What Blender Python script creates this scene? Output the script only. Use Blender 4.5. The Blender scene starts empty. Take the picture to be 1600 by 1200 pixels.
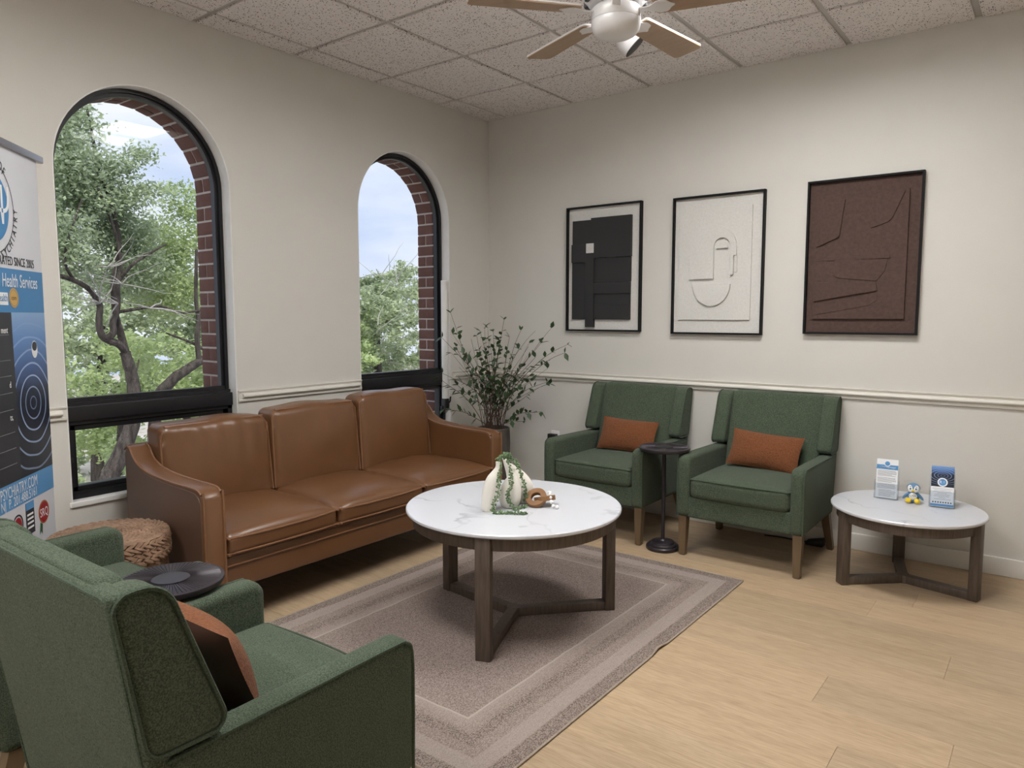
import bpy, bmesh, math, random
import numpy as np
from mathutils import Vector, Matrix
sc = bpy.context.scene
COL = sc.collection
PI = math.pi
R = math.radians
rnd = random.Random(7)

# ------------------------------------------------------------------ camera, sky, sun, exposure
H = 2.8623
cam_d = bpy.data.cameras.new('camera'); cam = bpy.data.objects.new('camera', cam_d); COL.objects.link(cam)
yaw, pitch, roll = 0.651, -0.0938, -0.0004
fw = Vector((-math.sin(yaw)*math.cos(pitch), math.cos(yaw)*math.cos(pitch), math.sin(pitch)))
r0 = Vector((math.cos(yaw), math.sin(yaw), 0)); u0 = r0.cross(fw)
rt = r0*math.cos(roll) + u0*math.sin(roll); up = u0*math.cos(roll) - r0*math.sin(roll)
mw = Matrix((rt, up, -fw)).transposed().to_4x4(); mw.translation = (3.6513, -4.4893, 1.3577)
cam.matrix_world = mw
cam_d.sensor_width = 36; cam_d.sensor_fit = 'HORIZONTAL'; cam_d.lens = 1129.76/1600*36
cam_d.clip_start = 0.02; cam_d.clip_end = 300
sc.camera = cam

w = bpy.data.worlds.new('sky'); sc.world = w; w.use_nodes = True
nt = w.node_tree; nt.nodes.clear()
def wn(t, **k):
    n = nt.nodes.new(t)
    for a, b in k.items(): setattr(n, a, b)
    return n
tc = wn('ShaderNodeTexCoord'); mp = wn('ShaderNodeMapping'); mp.inputs['Scale'].default_value = (1.6, 1.6, 5.0)
nz = wn('ShaderNodeTexNoise'); nz.inputs['Scale'].default_value = 2.2; nz.inputs['Detail'].default_value = 5
cr = wn('ShaderNodeValToRGB'); e = cr.color_ramp.elements
e[0].position = .36; e[0].color = (.58, .68, .93, 1); e[1].position = .62; e[1].color = (.90, .92, 1.0, 1)
bg = wn('ShaderNodeBackground'); bg.inputs['Strength'].default_value = 1.1; wo = wn('ShaderNodeOutputWorld')
for a, b in ((tc.outputs['Generated'], mp.inputs['Vector']), (mp.outputs[0], nz.inputs['Vector']), (nz.outputs[0], cr.inputs[0]), (cr.outputs[0], bg.inputs[0]), (bg.outputs[0], wo.inputs[0])):
    nt.links.new(a, b)
sun_d = bpy.data.lights.new('sun', 'SUN'); sun_d.energy = 4.6; sun_d.angle = R(25); sun_d.color = (1, .96, .88)
sun = bpy.data.objects.new('sun', sun_d); COL.objects.link(sun); sun.location = (8, 2, 14)
sun.rotation_euler = Vector((-.55, .25, -1)).to_track_quat('-Z', 'Y').to_euler()
sun['label'] = 'hazy sun above the clouds'; sun['category'] = 'sun'
sc.view_settings.view_transform = 'Standard'; sc.view_settings.look = 'None'
sc.view_settings.exposure = 0.0; sc.view_settings.gamma = 1.0; sc.view_settings.use_curve_mapping = False
LAMP = 32.5          # radiance of the ceiling troffers' diffusers

# ------------------------------------------------------------------ mesh helpers
class MB:
    def __init__(s): s.v = []; s.f = []
    def add(s, vs, fs, M=None):
        o = len(s.v)
        s.v += [tuple(M @ Vector(p)) for p in vs] if M is not None else [tuple(p) for p in vs]
        s.f += [tuple(i+o for i in f) for f in fs]; return s
    def box(s, x0, x1, y0, y1, z0, z1, M=None):
        vs = [(x, y, z) for z in (z0, z1) for y in (y0, y1) for x in (x0, x1)]
        return s.add(vs, [(0,2,3,1),(4,5,7,6),(0,1,5,4),(2,6,7,3),(0,4,6,2),(1,3,7,5)], M)
    def rbox(s, x0, x1, y0, y1, z0, z1, r, n=3, k=3, fn=None, M=None):
        c = ((x0+x1)/2, (y0+y1)/2, (z0+z1)/2); h = ((x1-x0)/2, (y1-y0)/2, (z1-z0)/2); r = min(r, min(h)*.999)
        def cs(hh):
            e = [r*math.tan(PI/4*j/k) for j in range(k, 0, -1)]
            inn = hh-r; mid = [-inn+2*inn*j/n for j in range(n+1)]
            return [-inn-d for d in e]+mid+[inn+d for d in reversed(e)]
        ax = [cs(h[i]) for i in range(3)]; idx = {}; vs = []; fs = []
        def vid(p):
            key = tuple(round(q, 6) for q in p)
            if key in idx: return idx[key]
            q = [max(-(h[i]-r), min(h[i]-r, p[i])) for i in range(3)]
            d = Vector([p[i]-q[i] for i in range(3)]); d = d.normalized()*r if d.length > 1e-9 else d
            P = Vector([c[i]+q[i]+d[i] for i in range(3)])
            if fn: P = Vector(fn(P))
            idx[key] = len(vs); vs.append(P); return idx[key]
        for a in range(3):
            b, g = (a+1) % 3, (a+2) % 3
            for sg in (-1, 1):
                for i in range(len(ax[b])-1):
                    for j in range(len(ax[g])-1):
                        q = []
                        for (ii, jj) in ((i, j), (i+1, j), (i+1, j+1), (i, j+1)):
                            p = [0, 0, 0]; p[a] = sg*h[a]; p[b] = ax[b][ii]; p[g] = ax[g][jj]; q.append(vid(p))
                        fs.append(tuple(q) if sg > 0 else tuple(reversed(q)))
        return s.add(vs, fs, M)
    def tube(s, pts, r, seg=8, closed=False, caps=True, M=None):
        pts = [Vector(p) for p in pts]; n = len(pts); rs = r if isinstance(r, (list, tuple)) else [r]*n
        vs = []; fs = []; nrm = None
        for i in range(n):
            if closed: t = pts[(i+1) % n]-pts[i-1]
            else: t = pts[min(i+1, n-1)]-pts[max(i-1, 0)]
            t = t.normalized() if t.length > 1e-9 else Vector((0, 0, 1))
            if nrm is None:
                nrm = t.orthogonal().normalized()
            else:
                nrm = nrm-t*nrm.dot(t); nrm = nrm.normalized() if nrm.length > 1e-6 else t.orthogonal().normalized()
            b = t.cross(nrm)
            for k in range(seg):
                a = 2*PI*k/seg; vs.append(pts[i]+(nrm*math.cos(a)+b*math.sin(a))*rs[i])
        for i in range(n if closed else n-1):
            j = (i+1) % n
            for k in range(seg):
                k2 = (k+1) % seg; fs.append((i*seg+k, i*seg+k2, j*seg+k2, j*seg+k))
        if not closed and caps:
            fs.append(tuple(reversed(range(seg)))); fs.append(tuple(range((n-1)*seg, n*seg)))
        return s.add(vs, fs, M)
    def lathe(s, prof, seg=32, c=(0, 0, 0), M=None, caps=True):
        vs = []; fs = []; n = len(prof)
        for (r, z) in prof:
            for k in range(seg):
                a = 2*PI*k/seg; vs.append((c[0]+r*math.cos(a), c[1]+r*math.sin(a), c[2]+z))
        for i in range(n-1):
            for k in range(seg):
                k2 = (k+1) % seg; fs.append((i*seg+k, i*seg+k2, (i+1)*seg+k2, (i+1)*seg+k))
        if caps:
            if prof[0][0] > 1e-5: fs.append(tuple(reversed(range(seg))))
            if prof[-1][0] > 1e-5: fs.append(tuple(range((n-1)*seg, n*seg)))
        return s.add(vs, fs, M)
    def loft(s, rings, M=None, caps=True):
        m = len(rings[0]); vs = [p for r_ in rings for p in r_]; fs = []
        for i in range(len(rings)-1):
            for k in range(m):
                k2 = (k+1) % m; fs.append((i*m+k, i*m+k2, (i+1)*m+k2, (i+1)*m+k))
        if caps:
            fs.append(tuple(reversed(range(m)))); fs.append(tuple(range((len(rings)-1)*m, len(rings)*m)))
        return s.add(vs, fs, M)
    def slab(s, prof, c0, c1, r, ax=('y', 'z', 'x'), k=3, M=None):
        # prof: closed outline in the plane of the first two axes, extruded from c0 to c1 along the third, edges rounded by r
        n = len(prof); A = sum(prof[i][0]*prof[(i+1) % n][1]-prof[(i+1) % n][0]*prof[i][1] for i in range(n))
        P = [Vector(p) for p in (prof if A > 0 else list(reversed(prof)))]; nn = []
        for i in range(n):
            a = (P[i]-P[i-1]).normalized(); b = (P[(i+1) % n]-P[i]).normalized()
            na = Vector((-a.y, a.x)); nb = Vector((-b.y, b.x)); m = (na+nb)
            m = m/max(.35, m.length_squared/2) if m.length > 1e-6 else na
            nn.append(m)
        lay = [(c0+r*(1-math.cos(PI/2*j/k)), r*(1-math.sin(PI/2*j/k))) for j in range(k+1)] if r > 0 else [(c0, 0)]
        lay = ([(c0, r+min(.004, .5*r))] if r > 0 else [])+lay
        lay += [(c1-(c-c0), i) for c, i in reversed(lay)]
        rings = []
        for c, ins in lay:
            rg = []
            for p, m in zip(P, nn):
                q = p+m*ins; d = {ax[0]: q.x, ax[1]: q.y, ax[2]: c}; rg.append((d['x'], d['y'], d['z']))
            rings.append(rg)
        return s.loft(rings, M)
    def obj(s, name, mat, parent=None, smooth=True, ang=40, loc=None, recalc=True):
        me = bpy.data.meshes.new(name); me.from_pydata(s.v, [], s.f)
        if recalc:
            bm = bmesh.new(); bm.from_mesh(me); bmesh.ops.recalc_face_normals(bm, faces=bm.faces); bm.to_mesh(me); bm.free()
        if smooth:
            me.polygons.foreach_set('use_smooth', [True]*len(me.polygons)); me.set_sharp_from_angle(angle=R(ang))
        return link(name, me, mat, parent, loc)
def link(name, me, mat=None, parent=None, loc=None):
    o = bpy.data.objects.new(name, me); COL.objects.link(o)
    if mat is not None and not me.materials: me.materials.append(mat)
    if parent is not None: o.parent = parent
    if loc is not None: o.location = loc
    return o
def tag(o, label=None, cat=None, group=None, kind=None):
    for k, v in (('label', label), ('category', cat), ('group', group), ('kind', kind)):
        if v: o[k] = v
    return o
def thing(name, label, cat=None, loc=(0, 0, 0), rz=0, group=None, kind=None):
    o = bpy.data.objects.new(name, None); COL.objects.link(o); o.empty_display_size = .1
    o.location = loc; o.rotation_euler = (0, 0, rz); return tag(o, label, cat, group, kind)
def copy_tree(o, parent=None):
    c = o.copy(); COL.objects.link(c); c.parent = parent
    for ch in o.children: copy_tree(ch, c)
    return c
def arc(cx, cy, r, a0, a1, n): return [(cx+r*math.cos(R(a0+(a1-a0)*i/n)), cy+r*math.sin(R(a0+(a1-a0)*i/n))) for i in range(n+1)]
def rounded(pts, rad, n=4):
    out = []; m = len(pts)
    for i, p in enumerate(pts):
        r_ = rad[i] if isinstance(rad, (list, tuple)) else rad
        p = Vector(p); a = Vector(pts[i-1])-p; b = Vector(pts[(i+1) % m])-p
        if r_ <= 0: out.append(tuple(p)); continue
        la = min(r_, a.length*.49, b.length*.49); a = a.normalized(); b = b.normalized(); th = a.angle(b)
        if th > R(178): out.append(tuple(p)); continue
        c = p+(a+b).normalized()*(la/math.cos(th/2)); rr = la*math.tan(th/2); A = p+a*la-c; B = p+b*la-c; sw = A.angle_signed(B) if len(A) == 2 else 0
        for j in range(n+1):
            q = -sw*j/n; out.append((c.x+A.x*math.cos(q)-A.y*math.sin(q), c.y+A.x*math.sin(q)+A.y*math.cos(q)))
    return out
def spline(pts, n=6):
    P = [Vector(p) for p in pts]; out = []
    for i in range(len(P)-1):
        a = P[max(i-1, 0)]; b = P[i]; c = P[i+1]; d = P[min(i+2, len(P)-1)]
        for j in range(n):
            t = j/n; out.append(.5*((2*b)+(c-a)*t+(2*a-5*b+4*c-d)*t*t+(3*b-a-3*c+d)*t**3))
    out.append(P[-1]); return out

# ------------------------------------------------------------------ materials
MATS = {}
class NT:
    def __init__(s, name):
        s.m = bpy.data.materials.new(name); s.m.use_nodes = True; s.t = s.m.node_tree
        s.b = s.t.nodes['Principled BSDF']; s.out = s.t.nodes['Material Output']; MATS[name] = s.m
    def n(s, ty, **k):
        o = s.t.nodes.new(ty)
        for a, v in k.items():
            if a.startswith('_'): o.inputs[a[1:].replace('_', ' ')].default_value = v
            else: setattr(o, a, v)
        return o
    def l(s, a, b): s.t.links.new(a, b)
    def coord(s, scale=(1, 1, 1), out='Object', rand=0):
        t = s.n('ShaderNodeTexCoord'); m = s.n('ShaderNodeMapping'); m.inputs['Scale'].default_value = scale
        s.l(t.outputs[out], m.inputs['Vector'])
        if rand:
            oi = s.n('ShaderNodeObjectInfo'); mu = s.n('ShaderNodeMath', operation='MULTIPLY'); mu.inputs[1].default_value = rand
            s.l(oi.outputs['Random'], mu.inputs[0]); s.l(mu.outputs[0], m.inputs['Location'])
        return m.outputs[0]
    def noise(s, vec, scale, detail=3, rough=.55):
        o = s.n('ShaderNodeTexNoise'); o.inputs['Scale'].default_value = scale; o.inputs['Detail'].default_value = detail; o.inputs['Roughness'].default_value = rough
        if vec is not None: s.l(vec, o.inputs['Vector'])
        return o.outputs['Fac']
    def ramp(s, fac, stops, interp='LINEAR'):
        o = s.n('ShaderNodeValToRGB'); o.color_ramp.interpolation = interp; el = o.color_ramp.elements
        while len(el) < len(stops): el.new(.5)
        for e_, (p, c) in zip(el, stops): e_.position = p; e_.color = (*c, 1) if len(c) == 3 else c
        s.l(fac, o.inputs[0]); return o.outputs[0]
    def mix(s, f, a, b, mode='MIX'):
        o = s.n('ShaderNodeMix', data_type='RGBA', blend_type=mode)
        for sock, val in ((0, f), (6, a), (7, b)):
            if hasattr(val, 'links'): s.l(val, o.inputs[sock])
            else: o.inputs[sock].default_value = val if sock == 0 else (*val, 1)[:4]
        return o.outputs[2]
    def math(s, op, a, b=0.0, c=None):
        o = s.n('ShaderNodeMath', operation=op)
        for i, v in enumerate((a, b, c)):
            if v is None: continue
            if hasattr(v, 'links'): s.l(v, o.inputs[i])
            else: o.inputs[i].default_value = v
        return o.outputs[0]
    def bump(s, h, strength=.3, dist=.002):
        o = s.n('ShaderNodeBump'); o.inputs['Strength'].default_value = strength; o.inputs['Distance'].default_value = dist
        s.l(h, o.inputs['Height']); s.l(o.outputs[0], s.b.inputs['Normal']); return o
    def col(s, c): s.l(c, s.b.inputs['Base Color'])
def lin(*c): return tuple((v/255/12.92 if v/255 <= .04045 else ((v/255+.055)/1.055)**2.4) for v in c)
def pm(name, c1, c2=None, scale=5, stretch=(1, 1, 1), rough=.5, bump=0, bscale=200, bdist=.001, spec=.5, metal=0, sheen=0, detail=3, rand=0, coat=0, bstretch=None):
    t = NT(name); b = t.b; b.inputs['Base Color'].default_value = (*c1, 1); b.inputs['Roughness'].default_value = rough
    b.inputs['Specular IOR Level'].default_value = spec; b.inputs['Metallic'].default_value = metal
    if sheen: b.inputs['Sheen Weight'].default_value = sheen; b.inputs['Sheen Roughness'].default_value = .5
    if coat: b.inputs['Coat Weight'].default_value = coat
    if c2 or bump:
        v = t.coord(stretch, rand=rand)
        if c2: t.col(t.ramp(t.noise(v, scale, detail), [(.3, c1), (.7, c2)]))
        if bump:
            vb = t.coord(bstretch) if bstretch else t.coord()
            t.bump(t.noise(vb, bscale, 2), bump, bdist)
    return t.m
WALL = pm('wall_paint', (.60, .583, .545), (.62, .601, .56), 3, rough=.55, bump=.25, bscale=160, bdist=.002, spec=.35)
TRIM = pm('trim_paint', (.66, .635, .58), rough=.4)
BASEB = pm('baseboard_paint', (.68, .66, .62), rough=.42)
WHITE = pm('white_paint', (.80, .80, .80), (.72, .71, .68), 6, rough=.4)
REVEAL = pm('worn_reveal_paint', (.74, .74, .73), (.66, .65, .62), 7, rough=.5)
BLACKF = pm('black_window_frame', (.010, .010, .012), rough=.38, spec=.45)
BLACK = pm('black_satin', (.012, .011, .012), rough=.45)
BLACKM = pm('dark_bronze_metal', (.028, .023, .028), (.042, .035, .042), 12, rough=.36, metal=.35)
GRID = pm('ceiling_grid', (.50, .475, .45), rough=.5)
# acoustic tile: fine dark pits
t = NT('acoustic_tile'); v = t.coord(rand=30)
vo = t.n('ShaderNodeTexVoronoi'); vo.inputs['Scale'].default_value = 120; t.l(v, vo.inputs['Vector'])
sep = t.n('ShaderNodeSeparateColor'); t.l(vo.outputs['Color'], sep.inputs[0])
thr = t.math('MULTIPLY', sep.outputs[0], .72); pit = t.math('LESS_THAN', vo.outputs['Distance'], t.math('SUBTRACT', thr, .27))
basec = t.ramp(t.noise(v, 60, 4), [(.3, (.76, .725, .72)), (.7, (.84, .80, .795))])
t.col(t.mix(pit, basec, (.025, .022, .02))); t.b.inputs['Roughness'].default_value = .9
t.bump(t.math('SUBTRACT', t.noise(v, 90, 3), pit), .5, .002); TILE = t.m
# wooden floor planks
t = NT('oak_plank'); v = t.coord((1.0, 12, 1), rand=40); v2 = t.coord((3, 90, 1), rand=60)
g1 = t.noise(v, 2.2, 5, .6); g2 = t.noise(v2, 5, 3)
c = t.ramp(g1, [(.28, (.355, .253, .153)), (.5, (.44, .325, .206)), (.72, (.50, .378, .25))])
c = t.mix(.42, c, t.ramp(g2, [(.33, (.20, .135, .075)), (.58, (.50, .38, .255))]))
oi = t.n('ShaderNodeObjectInfo'); hv = t.ramp(oi.outputs['Random'], [(0, (.90, .90, .90)), (1, (1.06, 1.04, 1.02))])
t.col(t.mix(1.0, c, hv, 'MULTIPLY')); t.b.inputs['Roughness'].default_value = .42; t.bump(g2, .12, .001); PLANK = t.m
PLANKGAP = pm('plank_gap', (.22, .15, .09), rough=.8)
# leather
LEATHER = pm('brown_leather', (.122, .053, .020), (.140, .062, .024), 6, rough=.335, bump=.08, bscale=420, bdist=.0006, spec=.7)
LPIPE = pm('highlit_leather_piping', (.185, .088, .042), rough=.4)  # same leather made paler, so the piping's highlights sit in its colour
LSIDE = pm('leather_side_panel', (.105, .058, .038), (.118, .065, .042), 5, rough=.40, bump=.10, bscale=420, bdist=.0006)
# green fabric
def fabric(name, c1, c2, c3, sc_=1.0):
    t = NT(name); v = t.coord(); n1 = t.noise(v, 9, 4); n2 = t.noise(v, 300*sc_, 3, .7)
    base = t.ramp(n1, [(.3, c1), (.7, c2)]); c = t.mix(t.ramp(n2, [(.40, (0, 0, 0)), (.62, (.85, .85, .85))]), base, c3)
    t.col(c); t.b.inputs['Roughness'].default_value = .92; t.b.inputs['Sheen Weight'].default_value = .08; t.b.inputs['Specular IOR Level'].default_value = .15
    t.bump(n2, .9, .004); return t.m
GREEN = fabric('green_chenille', (.030, .046, .028), (.044, .063, .039), (.122, .152, .107))
GPIPE = fabric('green_piping', (.040, .060, .040), (.055, .078, .052), (.09, .12, .085))
TERRA = fabric('terracotta_boucle', (.120, .042, .017), (.155, .055, .022), (.225, .088, .037), .6)
SATIN = pm('dark_brown_satin', (.035, .014, .008), (.05, .02, .012), 8, rough=.35)
CHLEG = pm('chair_leg_wood', (.115, .076, .041), (.145, .097, .053), 4, (12, 12, 1), rough=.45)
DWOOD = pm('dark_oak', (.060, .042, .031), (.105, .078, .060), 3, (30, 30, 3), rough=.5, bump=.2, bscale=90, bdist=.001)
# marble
t = NT('marble'); v = t.coord((1, 1, 1)); wv = t.noise(v, 2.2, 4)
ad = t.n('ShaderNodeVectorMath', operation='ADD'); t.l(v, ad.inputs[0])
cb = t.n('ShaderNodeCombineXYZ'); s1 = t.math('MULTIPLY', wv, .9); t.l(s1, cb.inputs[0]); t.l(s1, cb.inputs[1]); t.l(cb.outputs[0], ad.inputs[1])
wa = t.n('ShaderNodeTexWave', wave_type='BANDS', bands_direction='DIAGONAL'); wa.inputs['Scale'].default_value = 1.3; wa.inputs['Distortion'].default_value = 2.5; wa.inputs['Detail'].default_value = 3
t.l(ad.outputs[0], wa.inputs['Vector'])
vein = t.ramp(wa.outputs['Fac'], [(0, (1, 1, 1)), (.012, (.6, .6, .6)), (.045, (0, 0, 0))])
vm = t.math('MULTIPLY', vein, t.ramp(t.noise(v, 4, 2), [(.42, (.05, .05, .05)), (.66, (.6, .6, .6))]))
t.col(t.mix(vm, (.60, .618, .66), (.33, .34, .38))); t.b.inputs['Roughness'].default_value = .22; MARBLE = t.m
CERAM = pm('ivory_ceramic', (.72, .69, .62), (.76, .73, .66), 30, rough=.7, bump=.25, bscale=300)
PEARL = pm('succulent_green', (.05, .11, .045), (.20, .28, .14), 60, rough=.5)
LINKW = pm('link_wood', (.17, .085, .035), (.23, .115, .048), 12, (1, 6, 1), rough=.45)
BEAD = pm('white_bead', (.82, .82, .82), rough=.4)
POT = pm('taupe_planter', (.075, .064, .055), (.09, .077, .066), 6, rough=.6)
SOIL = pm('potting_moss', (.03, .025, .015), (.05, .045, .02), 30, rough=.95, bump=1, bscale=60, bdist=.01)
TWIG = pm('twig_bark', (.05, .028, .018), (.085, .05, .032), 40, rough=.8)
LEAF = pm('plant_leaf', (.020, .050, .016), (.042, .085, .030), 20, rough=.45, rand=5)
def facing(t, base, k):
    lw_ = t.n('ShaderNodeLayerWeight'); lw_.inputs[0].default_value = .5
    return t.math('ADD', t.math('MULTIPLY', t.math('POWER', lw_.outputs['Facing'], 5.0), k), base)
GLASS = NT('window_glass'); t = GLASS; t.t.nodes.remove(t.b)
lw = facing(t, .006, .45); tr = t.n('ShaderNodeBsdfTransparent'); tr.inputs[0].default_value = (.97, .985, .98, 1)
gl = t.n('ShaderNodeBsdfGlossy'); gl.inputs['Roughness'].default_value = .02; mx = t.n('ShaderNodeMixShader')
t.l(lw, mx.inputs[0]); t.l(tr.outputs[0], mx.inputs[1]); t.l(gl.outputs[0], mx.inputs[2]); t.l(mx.outputs[0], t.out.inputs[0]); GLASS = t.m
ACRYL = NT('clear_acrylic'); t = ACRYL; t.t.nodes.remove(t.b)
lw = facing(t, .06, .6); tr = t.n('ShaderNodeBsdfTransparent'); tr.inputs[0].default_value = (.93, .95, .97, 1)
gl = t.n('ShaderNodeBsdfGlossy'); gl.inputs['Roughness'].default_value = .05; mx = t.n('ShaderNodeMixShader')
t.l(lw, mx.inputs[0]); t.l(tr.outputs[0], mx.inputs[1]); t.l(gl.outputs[0], mx.inputs[2]); t.l(mx.outputs[0], t.out.inputs[0]); ACRYL = t.m
t = NT('red_brick'); v = t.coord(rand=20); oi = t.n('ShaderNodeObjectInfo')
c = t.ramp(oi.outputs['Random'], [(0, (.105, .045, .036)), (.5, (.14, .058, .045)), (1, (.115, .058, .052))])
t.col(t.mix(.4, c, t.ramp(t.noise(v, 30, 4), [(.3, (.075, .035, .030)), (.7, (.18, .085, .068))]))); t.b.inputs['Roughness'].default_value = .9
t.bump(t.noise(v, 80, 4), .6, .003); BRICK = t.m
MORTAR = pm('mortar', (.42, .37, .35), (.5, .45, .43), 40, rough=.95, bump=.4, bscale=200)
BARK = pm('tree_bark', (.025, .019, .017), (.10, .082, .073), 7, (3, 3, .6), rough=.95, bump=1, bscale=30, bdist=.03, bstretch=(2, 2, .4))
DEADW = pm('bare_twig', (.30, .28, .27), (.40, .38, .36), 20, rough=.9)
def leafmat(name, c1, c2, c3):
    t = NT(name); v = t.coord(); n1 = t.noise(v, 2.2, 2); n2 = t.noise(v, 35, 1)
    c = t.mix(t.ramp(n2, [(.35, (0, 0, 0)), (.65, (1, 1, 1))]), t.ramp(n1, [(.35, c1), (.65, c2)]), c3)
    t.col(c); t.b.inputs['Roughness'].default_value = .55; tl = t.n('ShaderNodeBsdfTranslucent'); t.l(c, tl.inputs[0])
    m_ = t.n('ShaderNodeMixShader'); m_.inputs[0].default_value = .45; t.l(t.b.outputs[0], m_.inputs[1]); t.l(tl.outputs[0], m_.inputs[2]); t.l(m_.outputs[0], t.out.inputs[0]); return t.m
OAKLEAF = leafmat('oak_leaf', (.21, .28, .13), (.36, .44, .22), (.48, .55, .42))
OAKLEAF2 = leafmat('oak_leaf_bright', (.30, .40, .12), (.48, .58, .22), (.42, .50, .31))
OAKLEAF3 = leafmat('oak_leaf_grey', (.25, .32, .17), (.40, .47, .25), (.48, .54, .38))
GROUND = pm('leaf_litter_ground', (.30, .27, .24), (.46, .43, .41), 2, rough=.95)

# ------------------------------------------------------------------ room shell
XR, YF = 5.2, -6.2
T2 = .6096; GA, GD = .169, .566
fl = MB().box(-.1, XR+.1, YF-.1, .1, -.15, -.004).obj('floor', PLANKGAP, smooth=False); tag(fl, 'light oak plank floor of the waiting room', kind='structure')
PW, PL = .2286, 1.524
pb = MB(); hx, hy = PL/2-.0003, PW/2-.0003
pb.add([(-hx, -hy, -.004), (hx, -hy, -.004), (hx, hy, -.004), (-hx, hy, -.004), (-hx, -hy, -.0006), (hx, -hy, -.0006), (hx, hy, -.0006), (-hx, hy, -.0006), (-hx+.0006, -hy+.0006, 0), (hx-.0006, -hy+.0006, 0), (hx-.0006, hy-.0006, 0), (-hx+.0006, hy-.0006, 0)],
       [(0,1,5,4),(1,2,6,5),(2,3,7,6),(3,0,4,7),(4,5,9,8),(5,6,10,9),(6,7,11,10),(7,4,8,11),(8,9,10,11)])
first = pb.obj('plank', PLANK, fl, smooth=False)
offs = {4: 3.01, 6: 3.365, 8: 3.015, 9: 3.447}
nrow = int(-YF/PW)+2
for r_ in range(nrow):
    yc = -.076-PW*(r_-.5)
    if yc-PW/2 < YF-.1: break
    o0 = offs.get(r_, rnd.uniform(0, PL)) % PL
    for k in range(-1, 5):
        xc = o0+PL*(k+.5)-PL/2+PL/2
        if xc+PL/2 < 0 or xc-PL/2 > XR: continue
        o = first if first.location.length == 0 else first.copy()
        if o is not first: COL.objects.link(o)
        o.location = (xc, yc, 0)
# walls
def arch_wall(x0, x1, wins, half, zb, zc, name, mat, y0, y1, z0=0, z1=H, nseg=28):
    m = MB()
    for x in (x0, x1):
        ys = [y0]
        for wy in wins: ys += [wy-half, wy+half]
        ys.append(y1)
        for i in range(0, len(ys), 2): m.add([(x, ys[i], z0), (x, ys[i+1], z0), (x, ys[i+1], z1), (x, ys[i], z1)], [(0,1,2,3)])
        for wy in wins:
            m.add([(x, wy-half, z0), (x, wy+half, z0), (x, wy+half, zb), (x, wy-half, zb)], [(0,1,2,3)])
            for j in range(nseg):
                a, b = PI-PI*j/nseg, PI-PI*(j+1)/nseg
                pa = (x, wy+half*math.cos(a), zc+half*math.sin(a)); pb_ = (x, wy+half*math.cos(b), zc+half*math.sin(b))
                m.add([pa, pb_, (x, pb_[1], z1), (x, pa[1], z1)], [(0,1,2,3)])
    m.add([(x0, y0, z0), (x1, y0, z0), (x1, y0, z1), (x0, y0, z1), (x0, y1, z0), (x1, y1, z0), (x1, y1, z1), (x0, y1, z1)], [(0,1,2,3),(4,5,6,7),(0,1,5,4),(2,3,7,6)])
    for wy in wins:
        pts = [(wy-half, zb)]+[(wy+half*math.cos(PI-PI*j/nseg), zc+half*math.sin(PI-PI*j/nseg)) for j in range(nseg+1)]+[(wy+half, zb)]
        for i in range(len(pts)):
            p, q = pts[i], pts[(i+1) % len(pts)]
            m.add([(x0, *p), (x1, *p), (x1, *q), (x0, *q)], [(0,1,2,3)])
    return m.obj(name, mat, smooth=False, recalc=False)
WY = (-2.6625, -.8975); WH = .4345; WZC = 2.04; WZB = .485
wl = arch_wall(0, -.115, WY, WH, WZB, WZC, 'wall_left', WALL, YF, 0.0, 0, H+.12); tag(wl, 'painted wall with two tall arched windows behind the sofa', kind='structure')
wb = MB().box(-.12, XR+.1, 0, .12, 0, H+.12).obj('wall_back', WALL, smooth=False); tag(wb, 'painted wall behind the two green armchairs and the pictures', kind='structure')
wr = MB().box(XR, XR+.1, YF, 0, 0, H+.12).obj('wall_right', WALL, smooth=False); tag(wr, 'plain painted side wall outside the picture', kind='structure')
wf = MB().box(-.12, XR+.1, YF-.1, YF, 0, H+.12).obj('wall_front', WALL, smooth=False); tag(wf, 'plain painted wall behind the viewer', kind='structure')
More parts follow.
